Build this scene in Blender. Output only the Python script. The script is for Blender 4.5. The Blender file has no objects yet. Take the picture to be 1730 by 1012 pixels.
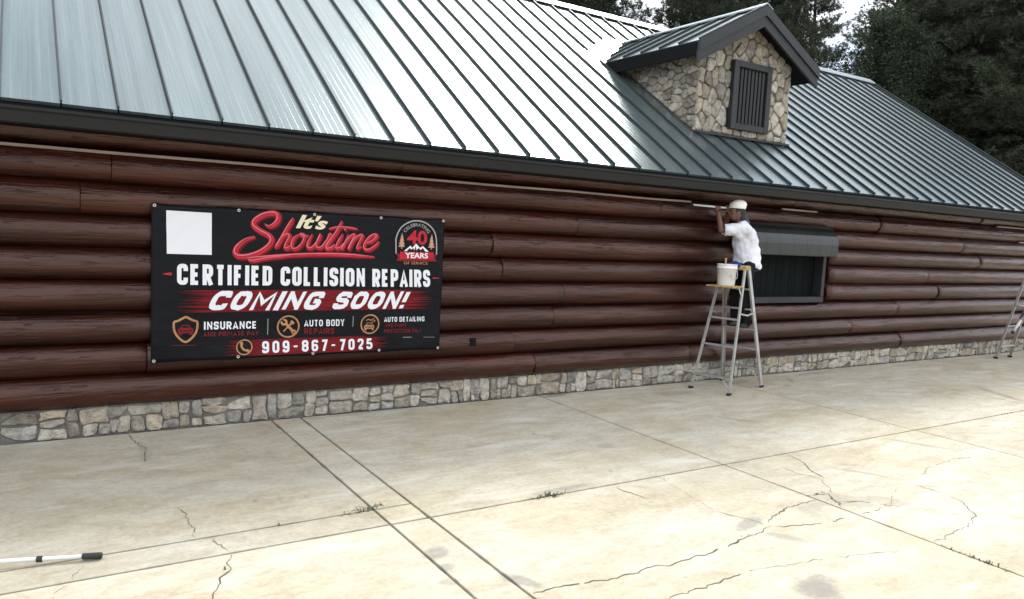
import bpy, bmesh, math, random
import numpy as np
from mathutils import Vector, Matrix, noise

random.seed(7)
S = bpy.context.scene
COL = S.collection
R = math.radians

# ------------------------------------------------------------------ camera
CAM_H, CAM_D = 2.05, 7.663
cd = bpy.data.cameras.new('camera'); cam = bpy.data.objects.new('camera', cd); COL.objects.link(cam)
cd.sensor_width = 36.0; cd.lens = 36.0 * 1288.5 / 1730.0; cd.clip_start = 0.05; cd.clip_end = 2000
pitch, roll, yaw = -0.09351, 0.05024, 0.57150
rot = Matrix.Rotation(-yaw, 3, 'Z') @ Matrix.Rotation(pitch, 3, 'X') @ Matrix.Rotation(-roll, 3, 'Y')
M0 = Matrix(((1, 0, 0), (0, 0, -1), (0, 1, 0)))          # camera axes (x right, y up, -z forward) to forward = +y
cam.matrix_world = Matrix.Translation((0, -CAM_D, CAM_H)) @ (rot @ M0).to_4x4()
S.camera = cam

# ------------------------------------------------------------------ world, sun, exposure
SUN_AZ, SUN_EL = R(50), R(44)          # azimuth from +y towards +x: behind the building, to the right
W = bpy.data.worlds.new('World'); S.world = W; W.use_nodes = True
nt = W.node_tree; nt.nodes.clear()
def N(t, k, **kw):
    n = t.nodes.new(k)
    for a, b in kw.items():
        if hasattr(n, a): setattr(n, a, b)
        else: n.inputs[a].default_value = b
    return n
sky = N(nt, 'ShaderNodeTexSky', sky_type='NISHITA', sun_disc=False, sun_elevation=SUN_EL, sun_rotation=SUN_AZ)
sky.altitude = 1800
tc = N(nt, 'ShaderNodeTexCoord')
sep = N(nt, 'ShaderNodeSeparateXYZ'); nt.links.new(tc.outputs['Generated'], sep.inputs[0])
zz = N(nt, 'ShaderNodeMath', operation='ADD'); zz.inputs[1].default_value = 0.22
zm = N(nt, 'ShaderNodeMath', operation='MAXIMUM'); zm.inputs[1].default_value = 0.0
nt.links.new(sep.outputs[2], zm.inputs[0]); nt.links.new(zm.outputs[0], zz.inputs[0])
dv = N(nt, 'ShaderNodeVectorMath', operation='DIVIDE')
cz = N(nt, 'ShaderNodeCombineXYZ')
for i in range(3): nt.links.new(zz.outputs[0], cz.inputs[i])
nt.links.new(tc.outputs['Generated'], dv.inputs[0]); nt.links.new(cz.outputs[0], dv.inputs[1])
cn = N(nt, 'ShaderNodeTexNoise', Scale=2.3, Detail=7.0, Roughness=0.58, Distortion=0.25)
nt.links.new(dv.outputs[0], cn.inputs['Vector'])
cr = N(nt, 'ShaderNodeValToRGB'); cr.color_ramp.elements[0].position = 0.31; cr.color_ramp.elements[1].position = 0.50
nt.links.new(cn.outputs[0], cr.inputs[0])
cn2 = N(nt, 'ShaderNodeTexNoise', Scale=4.5, Detail=6.0, Roughness=0.55)
nt.links.new(dv.outputs[0], cn2.inputs['Vector'])
cr2 = N(nt, 'ShaderNodeValToRGB')
cr2.color_ramp.elements[0].position = 0.35; cr2.color_ramp.elements[0].color = (0.50, 0.55, 0.62, 1)
cr2.color_ramp.elements[1].position = 0.65; cr2.color_ramp.elements[1].color = (1.05, 1.06, 1.08, 1)
nt.links.new(cn2.outputs[0], cr2.inputs[0])
bsky = N(nt, 'ShaderNodeBackground', Strength=0.15); nt.links.new(sky.outputs[0], bsky.inputs[0])
bcl = N(nt, 'ShaderNodeBackground', Strength=1.65); nt.links.new(cr2.outputs[0], bcl.inputs[0])
mxs = N(nt, 'ShaderNodeMixShader'); nt.links.new(cr.outputs[0], mxs.inputs[0])
nt.links.new(bsky.outputs[0], mxs.inputs[1]); nt.links.new(bcl.outputs[0], mxs.inputs[2])
wo = N(nt, 'ShaderNodeOutputWorld'); nt.links.new(mxs.outputs[0], wo.inputs[0])

sl = bpy.data.lights.new('sun', 'SUN'); sun = bpy.data.objects.new('sun', sl); COL.objects.link(sun)
sl.energy = 2.8; sl.angle = R(16); sl.color = (1.0, 0.96, 0.90)
sd = Vector((math.sin(SUN_AZ) * math.cos(SUN_EL), math.cos(SUN_AZ) * math.cos(SUN_EL), math.sin(SUN_EL)))
sun.rotation_euler = sd.to_track_quat('Z', 'Y').to_euler(); sun.location = sd * 60

vs = S.view_settings
vs.view_transform = 'Standard'; vs.look = 'None'; vs.exposure = 0.50; vs.gamma = 1.0
try: vs.use_curve_mapping = False
except Exception: pass

# ------------------------------------------------------------------ material helper
MATS = {}
def mat(name, col, rough=0.6, col2=None, scale=8.0, stretch=(1, 1, 1), detail=6.0, bump=0.0, bscale=None, bstretch=None,
        spec=0.5, metal=0.0, rnd=0.0, ramp=(0.35, 0.65), coat=0.0, world=False, rvar=0.0, trans=None, bdist=0.02, hue=0.0, streak=None):
    m = bpy.data.materials.new(name); m.use_nodes = True; t = m.node_tree
    b = t.nodes['Principled BSDF']; L = t.links.new
    b.inputs['Roughness'].default_value = rough; b.inputs['Specular IOR Level'].default_value = spec
    b.inputs['Metallic'].default_value = metal; b.inputs['Coat Weight'].default_value = coat
    b.inputs['Coat Roughness'].default_value = 0.15
    if world:
        g = N(t, 'ShaderNodeNewGeometry'); src = g.outputs['Position']
    else:
        g = N(t, 'ShaderNodeTexCoord'); src = g.outputs['Object']
    oi = N(t, 'ShaderNodeObjectInfo')
    def coords(st):
        mp = N(t, 'ShaderNodeMapping'); mp.inputs['Scale'].default_value = st
        if not world:
            mu = N(t, 'ShaderNodeVectorMath', operation='SCALE'); mu.inputs[3].default_value = 37.0
            cx = N(t, 'ShaderNodeCombineXYZ')
            for i in range(3): L(oi.outputs['Random'], cx.inputs[i])
            L(cx.outputs[0], mu.inputs[0]); L(mu.outputs[0], mp.inputs['Location'])
        L(src, mp.inputs[0]); return mp.outputs[0]
    c = None
    rgb = N(t, 'ShaderNodeRGB'); rgb.outputs[0].default_value = (*col, 1); c = rgb.outputs[0]
    if col2 is not None:
        n1 = N(t, 'ShaderNodeTexNoise', Scale=scale, Detail=detail, Roughness=0.6); L(coords(stretch), n1.inputs['Vector'])
        r1 = N(t, 'ShaderNodeValToRGB'); r1.color_ramp.elements[0].position = ramp[0]; r1.color_ramp.elements[1].position = ramp[1]
        r1.color_ramp.elements[0].color = (*col, 1); r1.color_ramp.elements[1].color = (*col2, 1)
        L(n1.outputs[0], r1.inputs[0]); c = r1.outputs[0]
        if rvar:
            mr = N(t, 'ShaderNodeMapRange'); mr.inputs[3].default_value = rough - rvar; mr.inputs[4].default_value = rough + rvar
            L(n1.outputs[0], mr.inputs[0]); L(mr.outputs[0], b.inputs['Roughness'])
    if rnd or hue:
        hs = N(t, 'ShaderNodeHueSaturation')
        mr = N(t, 'ShaderNodeMapRange'); mr.inputs[3].default_value = 1 - rnd; mr.inputs[4].default_value = 1 + rnd
        L(oi.outputs['Random'], mr.inputs[0]); L(mr.outputs[0], hs.inputs['Value'])
        if hue:
            w = N(t, 'ShaderNodeTexWhiteNoise', noise_dimensions='1D'); L(oi.outputs['Random'], w.inputs['W'])
            mh = N(t, 'ShaderNodeMapRange'); mh.inputs[3].default_value = 1 - hue; mh.inputs[4].default_value = 1 + hue
            L(w.outputs[0], mh.inputs[0]); L(mh.outputs[0], hs.inputs['Saturation'])
        L(c, hs.inputs['Color']); c = hs.outputs[0]
    sh = None
    if streak:                                   # checks and hewn dashes running along the grain
        n3 = N(t, 'ShaderNodeTexNoise', Scale=streak[0], Detail=5.0, Roughness=0.65); L(coords(streak[1]), n3.inputs['Vector'])
        r3 = N(t, 'ShaderNodeValToRGB'); r3.color_ramp.elements[0].position = streak[2]; r3.color_ramp.elements[1].position = streak[2] + .05
        r3.color_ramp.elements[0].color = (.25, .25, .25, 1); L(n3.outputs[0], r3.inputs[0]); sh = r3.outputs[0]
        mm = N(t, 'ShaderNodeMix', data_type='RGBA', blend_type='MULTIPLY'); mm.inputs[0].default_value = 1.0; L(c, mm.inputs[6]); L(sh, mm.inputs[7]); c = mm.outputs[2]
    L(c, b.inputs['Base Color'])
    if bump:
        n2 = N(t, 'ShaderNodeTexNoise', Scale=bscale or scale, Detail=8.0, Roughness=0.62); L(coords(bstretch or stretch), n2.inputs['Vector'])
        bp = N(t, 'ShaderNodeBump', Strength=bump, Distance=bdist); hgt = n2.outputs[0]
        if sh is not None:
            am = N(t, 'ShaderNodeMath', operation='MULTIPLY_ADD'); L(sh, am.inputs[0]); am.inputs[1].default_value = 0.35; L(hgt, am.inputs[2]); hgt = am.outputs[0]
        L(hgt, bp.inputs['Height']); L(bp.outputs[0], b.inputs['Normal'])
    if trans:
        tr = N(t, 'ShaderNodeBsdfTranslucent'); L(c, tr.inputs[0])
        mx = N(t, 'ShaderNodeMixShader'); mx.inputs[0].default_value = trans
        L(b.outputs[0], mx.inputs[1]); L(tr.outputs[0], mx.inputs[2]); L(mx.outputs[0], t.nodes['Material Output'].inputs[0])
    MATS[name] = m; return m

mat('log', (0.039, 0.0086, 0.0044), 0.22, (0.015, 0.0036, 0.0021), 2.6, (0.35, 3.5, 3.5), bump=0.55, bscale=10, bstretch=(0.22, 2.8, 2.8), rnd=0.32, spec=0.68, rvar=0.10, bdist=0.020, streak=(7.0, (0.40, 4.0, 4.0), 0.36))
MATS['log'].node_tree.nodes['Principled BSDF'].inputs['Specular Tint'].default_value = (1.0, 0.72, 0.64, 1)     # tinted oil finish
mat('log_end', (0.022, 0.010, 0.008), 0.7)
mat('stone', (0.43, 0.395, 0.335), 0.85, (0.16, 0.145, 0.125), 13, detail=10, bump=0.9, bscale=26, rnd=0.30, spec=0.2, hue=0.35, bdist=0.045, ramp=(0.38, 0.72))
mat('stone_tan', (0.46, 0.405, 0.32), 0.85, (0.19, 0.165, 0.13), 14, detail=10, bump=0.9, bscale=26, rnd=0.22, spec=0.2, hue=0.25, bdist=0.045, ramp=(0.40, 0.75))
mat('stone_pale', (0.54, 0.495, 0.42), 0.8, (0.20, 0.185, 0.16), 15, detail=10, bump=0.9, bscale=28, rnd=0.2, spec=0.25, bdist=0.045, ramp=(0.42, 0.75))
mat('mortar', (0.20, 0.19, 0.165), 0.95, (0.12, 0.113, 0.10), 14, bump=0.5, bscale=50)
mat('roof_metal', (0.165, 0.21, 0.212), 0.25, (0.215, 0.262, 0.265), 1.6, (9, 0.3, 0.3), bump=0.09, bscale=0.8, bstretch=(2.2, 0.7, 0.7), spec=0.5, metal=0.66, rnd=0.06, rvar=0.07, bdist=0.05)
mat('roof_seam', (0.020, 0.028, 0.029), 0.40, spec=0.4)
mat('roof_trim', (0.019, 0.024, 0.026), 0.45, (0.014, 0.018, 0.019), 3, spec=0.35)
mat('gutter_metal', (0.011, 0.0115, 0.0115), 0.5, (0.015, 0.0155, 0.0155), 1.5, (0.3, 1, 1), spec=0.25)
mat('trim_paint', (0.019, 0.0205, 0.023), 0.6, (0.013, 0.0145, 0.0165), 5, (0.4, 2, 2), bump=0.15, bscale=20)
mat('soffit', (0.008, 0.008, 0.009), 0.85, spec=0.12)
mat('inner', (0.05, 0.03, 0.025), 0.9)
mat('hood_metal', (0.010, 0.0125, 0.0118), 0.28, (0.018, 0.021, 0.020), 4, bump=0.12, bscale=3, spec=0.5)
mat('board_paint', (0.006, 0.0085, 0.0085), 0.75, (0.009, 0.0115, 0.0115), 4, (4, 4, 0.5), bump=0.2, bscale=8, bstretch=(6, 6, 0.6), rnd=0.15, spec=0.06)
mat('pale_strip', (0.34, 0.27, 0.23), 0.7, (0.22, 0.17, 0.15), 5, (0.6, 4, 4))
mat('vinyl', (0.0045, 0.005, 0.0072), 0.36, (0.006, 0.0066, 0.009), 2, bump=0.45, bscale=2.0, bstretch=(1, 1, 1.4), spec=0.13, bdist=0.06)
mat('print_white', (0.74, 0.75, 0.78), 0.45); mat('print_cream', (0.75, 0.66, 0.46), 0.45)
mat('print_red', (0.40, 0.016, 0.030), 0.42, (0.50, 0.035, 0.052), 6); mat('print_red_shadow', (0.16, 0.008, 0.016), 0.45)
mat('print_pink', (0.66, 0.24, 0.27), 0.45)
mat('print_brush', (0.22, 0.012, 0.015), 0.45, (0.07, 0.006, 0.009), 5, (0.5, 4, 4), ramp=(0.3, 0.75))
mat('print_dark_red', (0.20, 0.016, 0.022), 0.45); mat('print_bronze', (0.36, 0.17, 0.085), 0.45, (0.48, 0.25, 0.12), 7)
mat('print_tan', (0.50, 0.28, 0.20), 0.45); mat('print_grey', (0.36, 0.36, 0.34), 0.45); mat('print_black', (0.010, 0.010, 0.012), 0.45)
mat('grommet', (0.55, 0.55, 0.53), 0.35, metal=0.8)
mat('aluminium', (0.50, 0.50, 0.49), 0.42, (0.38, 0.38, 0.37), 9, metal=0.75, bump=0.1, bscale=30)
mat('ladder_yellow', (0.36, 0.21, 0.03), 0.55, (0.50, 0.44, 0.30), 16, ramp=(0.45, 0.68)); mat('rubber', (0.02, 0.02, 0.02), 0.8)
mat('bucket_plastic', (0.78, 0.78, 0.76), 0.35, (0.70, 0.70, 0.68), 5); mat('blue_cloth', (0.02, 0.035, 0.16), 0.9, bump=0.5, bscale=18)
mat('white_pole', (0.70, 0.72, 0.70), 0.35); mat('black_grip', (0.015, 0.015, 0.015), 0.6)
mat('shirt', (0.80, 0.81, 0.86), 0.85, (0.62, 0.63, 0.70), 4, bump=0.45, bscale=7, bstretch=(1, 1, 0.6), spec=0.2, bdist=0.06)
mat('trousers', (0.010, 0.010, 0.011), 0.9, bump=0.3, bscale=9, spec=0.2); mat('skin', (0.16, 0.075, 0.05), 0.55, (0.13, 0.06, 0.04), 12)
mat('hair', (0.010, 0.009, 0.009), 0.6, bump=0.4, bscale=30); mat('cap_cloth', (0.80, 0.78, 0.72), 0.9, (0.70, 0.68, 0.61), 12, bump=0.3, bscale=25)
mat('collar_cloth', (0.05, 0.055, 0.075), 0.9); mat('shoe', (0.015, 0.014, 0.014), 0.6)
mat('bark', (0.030, 0.022, 0.017), 0.95, (0.014, 0.010, 0.008), 6, (3, 3, 0.7), bump=1.0, bscale=5, bstretch=(4, 4, 0.8))
mat('needles', (0.040, 0.056, 0.034), 0.6, (0.075, 0.088, 0.056), 1.1, rnd=0.25, spec=0.25, trans=0.18)
mat('leaves', (0.032, 0.052, 0.028), 0.6, (0.050, 0.072, 0.040), 1.3, rnd=0.2, spec=0.25, trans=0.3)
mat('weed', (0.045, 0.065, 0.028), 0.7, (0.09, 0.10, 0.05), 14, trans=0.2)
mat('crack', (0.15, 0.135, 0.10), 0.95, (0.06, 0.058, 0.04), 9, world=True); mat('joint', (0.022, 0.021, 0.017), 0.95, (0.05, 0.047, 0.037), 3, bump=0.3, bscale=20, world=True)
mat('dirt', (0.16, 0.12, 0.08), 0.95, (0.10, 0.08, 0.05), 0.8, bump=0.6, bscale=5, world=True)

def concrete():
    m = bpy.data.materials.new('concrete'); m.use_nodes = True; t = m.node_tree; b = t.nodes['Principled BSDF']; L = t.links.new
    g = N(t, 'ShaderNodeNewGeometry'); P = g.outputs['Position']
    def noi(sc, det, ro=0.6, st=(1, 1, 1), dist=0.0):
        mp = N(t, 'ShaderNodeMapping'); mp.inputs['Scale'].default_value = st; L(P, mp.inputs[0])
        n = N(t, 'ShaderNodeTexNoise', Scale=sc, Detail=det, Roughness=ro, Distortion=dist); L(mp.outputs[0], n.inputs['Vector']); return n.outputs[0]
    def ramp(f, a, b_, ca, cb):
        r = N(t, 'ShaderNodeValToRGB'); r.color_ramp.elements[0].position = a; r.color_ramp.elements[1].position = b_
        r.color_ramp.elements[0].color = (*ca, 1); r.color_ramp.elements[1].color = (*cb, 1); L(f, r.inputs[0]); return r.outputs[0]
    def mix(f, a, b_, mode='MIX'):
        x = N(t, 'ShaderNodeMix', data_type='RGBA', blend_type=mode)
        if isinstance(f, float): x.inputs[0].default_value = f
        else: L(f, x.inputs[0])
        L(a, x.inputs[6]); L(b_, x.inputs[7]); return x.outputs[2]
    base = ramp(noi(0.9, 5, 0.6, (0.6, 1.5, 1)), 0.33, 0.68, (0.465, 0.412, 0.298), (0.56, 0.53, 0.443))
    blot = ramp(noi(4.2, 10, 0.72, (0.75, 1.35, 1), 0.5), 0.36, 0.60, (0.66, 0.63, 0.575), (1, 1, 1))
    fine = ramp(noi(22, 8, 0.75), 0.32, 0.60, (0.70, 0.69, 0.66), (1.0, 1.0, 1.0))
    pale = ramp(noi(1.7, 6, 0.62, (0.5, 2.2, 1)), 0.56, 0.72, (0, 0, 0), (1, 1, 1))
    rust = ramp(noi(0.75, 5, 0.6, (1, 1, 1), 0.3), 0.56, 0.74, (0, 0, 0), (1, 1, 1))
    one = N(t, 'ShaderNodeRGB'); one.outputs[0].default_value = (0.66, 0.645, 0.59, 1)
    rc = N(t, 'ShaderNodeRGB'); rc.outputs[0].default_value = (0.40, 0.315, 0.20, 1)
    c = mix(0.62, base, blot, 'MULTIPLY')
    c = mix(0.70, c, fine, 'MULTIPLY')
    pm = N(t, 'ShaderNodeMath', operation='MULTIPLY'); pm.inputs[1].default_value = 0.55; L(pale, pm.inputs[0]); c = mix(pm.outputs[0], c, one.outputs[0])
    rm = N(t, 'ShaderNodeMath', operation='MULTIPLY'); rm.inputs[1].default_value = 0.50; L(rust, rm.inputs[0]); c = mix(rm.outputs[0], c, rc.outputs[0])
    # dark spots and oil stains, each with its own place, length and turn
    sc = N(t, 'ShaderNodeRGB'); sc.outputs[0].default_value = (0.17, 0.165, 0.15, 1)
    wob = noi(7, 5, 0.7); acc = None
    for (x, y, rx, ry, a, k) in ((4.42, -4.12, .17, .07, 20, .75), (4.47, -4.42, .16, .05, -60, .5), (3.98, -5.02, .20, .14, 35, .9), (11.94, -2.32, .55, .10, 60, .7),
                                 (7.92, -3.39, .30, .05, -65, .6), (6.83, -1.86, .25, .05, -55, .5), (2.17, -3.57, .10, .07, 40, .75), (2.12, -3.78, .06, .05, 0, .6),
                                 (2.43, -4.12, .13, .06, -60, .75), (3.60, -2.95, .30, .05, 3, .6), (5.60, -0.10, .26, .07, 10, .85), (6.4, -3.75, .28, .04, -60, .55),
                                 (4.72, -2.1, .12, .06, 10, .4), (5.55, -4.1, .30, .15, -50, .35), (5.15, -4.12, .2, .08, 20, .4), (5.9, -4.35, .35, .12, -60, .3),
                                 (2.06, -3.95, .07, .05, 0, .5), (9.2, -0.75, .12, .05, 20, .6), (9.6, -0.5, .2, .04, 50, .5), (0.85, -0.7, .05, .3, 0, .3),
                                 (7.2, -0.55, .35, .10, 0, .45), (10.4, -.25, .5, .08, 5, .5), (3.1, -.1, .8, .06, 2, .4), (8.6, -0.3, .3, .1, 5, .4)):
        mp = N(t, 'ShaderNodeMapping', vector_type='TEXTURE'); mp.inputs['Location'].default_value = (x, y, 0); mp.inputs['Rotation'].default_value = (0, 0, R(a)); mp.inputs['Scale'].default_value = (rx, ry, 5.0)
        L(P, mp.inputs[0]); ln = N(t, 'ShaderNodeVectorMath', operation='LENGTH'); L(mp.outputs[0], ln.inputs[0])
        ad = N(t, 'ShaderNodeMath', operation='MULTIPLY_ADD'); L(wob, ad.inputs[0]); ad.inputs[1].default_value = 1.6; L(ln.outputs['Value'], ad.inputs[2])
        mr = N(t, 'ShaderNodeMapRange'); mr.inputs[1].default_value = 2.0; mr.inputs[2].default_value = 1.45; mr.inputs[3].default_value = 0; mr.inputs[4].default_value = k * .75; L(ad.outputs[0], mr.inputs[0])
        if acc is None: acc = mr.outputs[0]
        else:
            mxn = N(t, 'ShaderNodeMath', operation='MAXIMUM'); L(acc, mxn.inputs[0]); L(mr.outputs[0], mxn.inputs[1]); acc = mxn.outputs[0]
    # scattered small specks
    vo = N(t, 'ShaderNodeTexVoronoi', Scale=2.1); L(P, vo.inputs['Vector'])
    sp = N(t, 'ShaderNodeMapRange'); sp.inputs[1].default_value = 0.055; sp.inputs[2].default_value = 0.02; sp.inputs[3].default_value = 0; sp.inputs[4].default_value = 0.75; L(vo.outputs['Distance'], sp.inputs[0])
    mxn = N(t, 'ShaderNodeMath', operation='MAXIMUM'); L(acc, mxn.inputs[0]); L(sp.outputs[0], mxn.inputs[1])
    c = mix(mxn.outputs[0], c, sc.outputs[0])
    oi = N(t, 'ShaderNodeObjectInfo'); vr = N(t, 'ShaderNodeMapRange'); vr.inputs[3].default_value = 0.88; vr.inputs[4].default_value = 1.08; L(oi.outputs['Random'], vr.inputs[0])
    hv = N(t, 'ShaderNodeHueSaturation'); L(vr.outputs[0], hv.inputs['Value']); L(c, hv.inputs['Color']); c = hv.outputs[0]      # each pour a little different
    L(c, b.inputs['Base Color']); b.inputs['Roughness'].default_value = 0.8; b.inputs['Specular IOR Level'].default_value = 0.3
    bp = N(t, 'ShaderNodeBump', Strength=0.25, Distance=0.01); L(noi(45, 8, 0.7), bp.inputs['Height']); L(bp.outputs[0], b.inputs['Normal'])
    MATS['concrete'] = m
concrete()
for k_, m_ in MATS.items():                 # inks lie flat in the vinyl and hardly shine
    if k_.startswith('print_'): m_.node_tree.nodes['Principled BSDF'].inputs['Specular IOR Level'].default_value = 0.12

# ------------------------------------------------------------------ object helpers
def link(o, parent=None):
    COL.objects.link(o)
    if parent is not None: o.parent = parent
    return o
def empty(name, loc=(0, 0, 0), rz=0):
    o = bpy.data.objects.new(name, None); o.location = loc; o.rotation_euler = (0, 0, rz); o.empty_display_size = 0.2
    return link(o)
def tag(o, label, cat, group=None):
    o['label'] = label; o['category'] = cat
    if group: o['group'] = group
    return o
def struct(o): o['kind'] = 'structure'; return o
def mesh(name, V, F, m, parent=None, smooth=False):
    me = bpy.data.meshes.new(name); me.from_pydata([tuple(v) for v in V], [], F); me.update()
    if isinstance(m, str): m = [m]
    for k in m: me.materials.append(MATS[k])
    if smooth: me.polygons.foreach_set('use_smooth', [True] * len(me.polygons))
    return link(bpy.data.objects.new(name, me), parent)
def share(name, me, parent, loc=(0, 0, 0), rot=(0, 0, 0), sc=(1, 1, 1)):
    o = bpy.data.objects.new(name, me); o.location = loc; o.rotation_euler = rot; o.scale = sc
    return link(o, parent)
class MB:
    """collects boxes, bars, tubes and lathes into one mesh"""
    def __init__(s): s.V = []; s.F = []
    def add(s, V, F):
        n = len(s.V); s.V += [tuple(v) for v in V]; s.F += [tuple(i + n for i in f) for f in F]; return s
    def box(s, a, b, bev=0.0):
        x0, y0, z0 = a; x1, y1, z1 = b
        if not bev:
            return s.add([(x0, y0, z0), (x1, y0, z0), (x1, y1, z0), (x0, y1, z0), (x0, y0, z1), (x1, y0, z1), (x1, y1, z1), (x0, y1, z1)],
                         [(0, 3, 2, 1), (4, 5, 6, 7), (0, 1, 5, 4), (1, 2, 6, 5), (2, 3, 7, 6), (3, 0, 4, 7)])
        bm = bmesh.new(); bmesh.ops.create_cube(bm, size=1)
        for v in bm.verts: v.co = Vector(((x0 + x1) / 2 + v.co.x * (x1 - x0), (y0 + y1) / 2 + v.co.y * (y1 - y0), (z0 + z1) / 2 + v.co.z * (z1 - z0)))
        bmesh.ops.bevel(bm, geom=bm.edges[:], offset=bev, segments=1, affect='EDGES')
        s.bm(bm); return s
    def bm(s, bm):
        bm.verts.index_update(); s.add([v.co[:] for v in bm.verts], [[v.index for v in f.verts] for f in bm.faces]); bm.free(); return s
    def bar(s, p, q, w, h, up=(0, 0, 1)):
        p = Vector(p); q = Vector(q); d = (q - p).normalized(); u = Vector(up); a = d.cross(u)
        if a.length < 1e-4: a = d.cross(Vector((1, 0, 0)))
        a.normalize(); c = a.cross(d); V = []
        for e in (p, q):
            for i, j in ((-1, -1), (1, -1), (1, 1), (-1, 1)): V.append(e + a * (i * w / 2) + c * (j * h / 2))
        return s.add(V, [(3, 2, 1, 0), (4, 5, 6, 7), (0, 1, 5, 4), (1, 2, 6, 5), (2, 3, 7, 6), (3, 0, 4, 7)])
    def tube(s, pts, r, n=8, cap=True):
        pts = [Vector(p) for p in pts]; rr = r if isinstance(r, (list, tuple)) else [r] * len(pts); V = []; F = []; a = None
        for i, p in enumerate(pts):
            d = (pts[min(i + 1, len(pts) - 1)] - pts[max(i - 1, 0)]).normalized()
            if a is None:
                a = d.cross(Vector((0, 0, 1)))
                if a.length < 1e-3: a = d.cross(Vector((1, 0, 0)))
            a = (a - d * a.dot(d)).normalized(); b = d.cross(a)
            for k in range(n):
                t = 2 * math.pi * k / n; V.append(p + (a * math.cos(t) + b * math.sin(t)) * rr[i])
        for i in range(len(pts) - 1):
            for k in range(n): F.append((i * n + k, i * n + (k + 1) % n, (i + 1) * n + (k + 1) % n, (i + 1) * n + k))
        if cap: F.append(tuple(range(n - 1, -1, -1))); F.append(tuple((len(pts) - 1) * n + k for k in range(n)))
        return s.add(V, F)
    def lathe(s, prof, c=(0, 0, 0), n=24):
        V = []; F = []
        for r, z in prof:
            for k in range(n):
                t = 2 * math.pi * k / n; V.append((c[0] + r * math.cos(t), c[1] + r * math.sin(t), c[2] + z))
        for i in range(len(prof) - 1):
            for k in range(n): F.append((i * n + k, i * n + (k + 1) % n, (i + 1) * n + (k + 1) % n, (i + 1) * n + k))
        return s.add(V, F)
    def build(s, name, m, parent=None, smooth=False): return mesh(name, s.V, s.F, m, parent, smooth)

# ------------------------------------------------------------------ ground and pavement
gr = mesh('ground', [(-400, -400, -0.16), (500, -400, -0.16), (500, 500, -0.16), (-400, 500, -0.16)], [(0, 1, 2, 3)], 'dirt'); struct(gr)
pv = MB().box((-12.2, -18.2, -0.15), (26.2, 0.6, -0.022)).build('pavement', 'joint'); struct(pv)
XL = [-12, -6.98, -3.93, -0.88, 2.09, 2.385, 5.36, 8.49, 11.56, 14.62, 17.68, 20.74, 26]
GAP = 0.019
def slab(x0, x1, y0, y1):
    # a cast panel with worn, slightly uneven edges
    x0 += GAP / 2; x1 -= GAP / 2; y0 += GAP / 2; y1 -= GAP / 2
    nx = max(1, int((x1 - x0) / 0.12)); ny = max(1, int((y1 - y0) / 0.12)); ring = []
    for i in range(nx): ring.append((x0 + (x1 - x0) * i / nx, y0, 0, 1))
    for i in range(ny): ring.append((x1, y0 + (y1 - y0) * i / ny, -1, 0))
    for i in range(nx): ring.append((x1 - (x1 - x0) * i / nx, y1, 0, -1))
    for i in range(ny): ring.append((x0, y1 - (y1 - y0) * i / ny, 1, 0))
    n = len(ring); V = []; F = []
    for k, (ins, z) in enumerate(((0, -0.14), (0, -0.003), (0.003, 0.0))):
        for i, (x, y, ax, ay) in enumerate(ring):
            j = 0 if k == 0 else max(0.0, noise.noise((x * 5.3, y * 5.3, 3.1))) ** 2 * 0.020 + max(0.0, noise.noise((x * 17, y * 17, 9.1)) - .25) * 0.010
            corner = i in (0, nx, nx + ny, 2 * nx + ny)
            dx, dy = ax, ay
            if corner: dx = 1 if x < (x0 + x1) / 2 else -1; dy = 1 if y < (y0 + y1) / 2 else -1
            V.append((x + dx * (ins + j), y + dy * (ins + j), z))
    for k in range(2):
        for i in range(n): F.append((k * n + i, k * n + (i + 1) % n, (k + 1) * n + (i + 1) % n, (k + 1) * n + i))
    F.append(tuple(2 * n + i for i in range(n)))
    return mesh('slab', V, F, 'concrete', pv)
slabs = []
for i in range(len(XL) - 1):
    x0, x1 = XL[i], XL[i + 1]
    yt = -0.046 if -7 < x0 < 17 else 0.5
    rows = [yt, -2.73, -3.03, -6.08, -9.13, -12.2, -18] if x1 < 2.4 else [yt, -3.03, -6.08, -9.13, -12.2, -18]
    for j in range(len(rows) - 1):
        slabs.append((x0, x1, rows[j + 1], rows[j], slab(x0, x1, rows[j + 1], rows[j])))
def slab_at(x, y):
    for a in slabs:
        if a[0] <= x <= a[1] and a[2] <= y <= a[3]: return a[4]
    return pv
def crack(pts, w=0.010, broken=0.25):
    rnd = random.Random(int(pts[0][0] * 991 + pts[0][1] * 577)); P = [Vector((*p, 0)) for p in pts]; Q = [P[0]]
    for a, b in zip(P, P[1:]):
        d = b - a; n = max(2, int(d.length / 0.028)); s = Vector((-d.y, d.x, 0)).normalized()
        for k in range(1, n + 1):
            Q.append(a + d * k / n + s * (noise.noise((a.x * 9 + k * .43, a.y * 7, 1.7)) * 0.026 + rnd.uniform(-.010, .010) if k < n else 0))
    V = []; F = []
    for i, q in enumerate(Q):
        d = Q[min(i + 1, len(Q) - 1)] - Q[max(i - 1, 0)]; s = Vector((-d.y, d.x, 0)).normalized()
        e = min(1, i / 3, (len(Q) - 1 - i) / 3); ww = max(0.0010, w * 1.1 * (0.28 + 0.95 * abs(noise.noise((q.x * 8, q.y * 8, 5)))) * (0.15 + 0.85 * e))
        V += [q + s * ww / 2 + Vector((0, 0, .0025)), q - s * ww / 2 + Vector((0, 0, .0025))]
    for i in range(len(Q) - 1):
        if noise.noise((Q[i].x * 6, Q[i].y * 6, 20)) < -0.50 + broken: continue
        F.append((2 * i, 2 * i + 1, 2 * i + 3, 2 * i + 2))
    if F:
        c = Q[len(Q) // 2]; mesh('crack', V, F, 'crack', slab_at(c.x, c.y))
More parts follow.
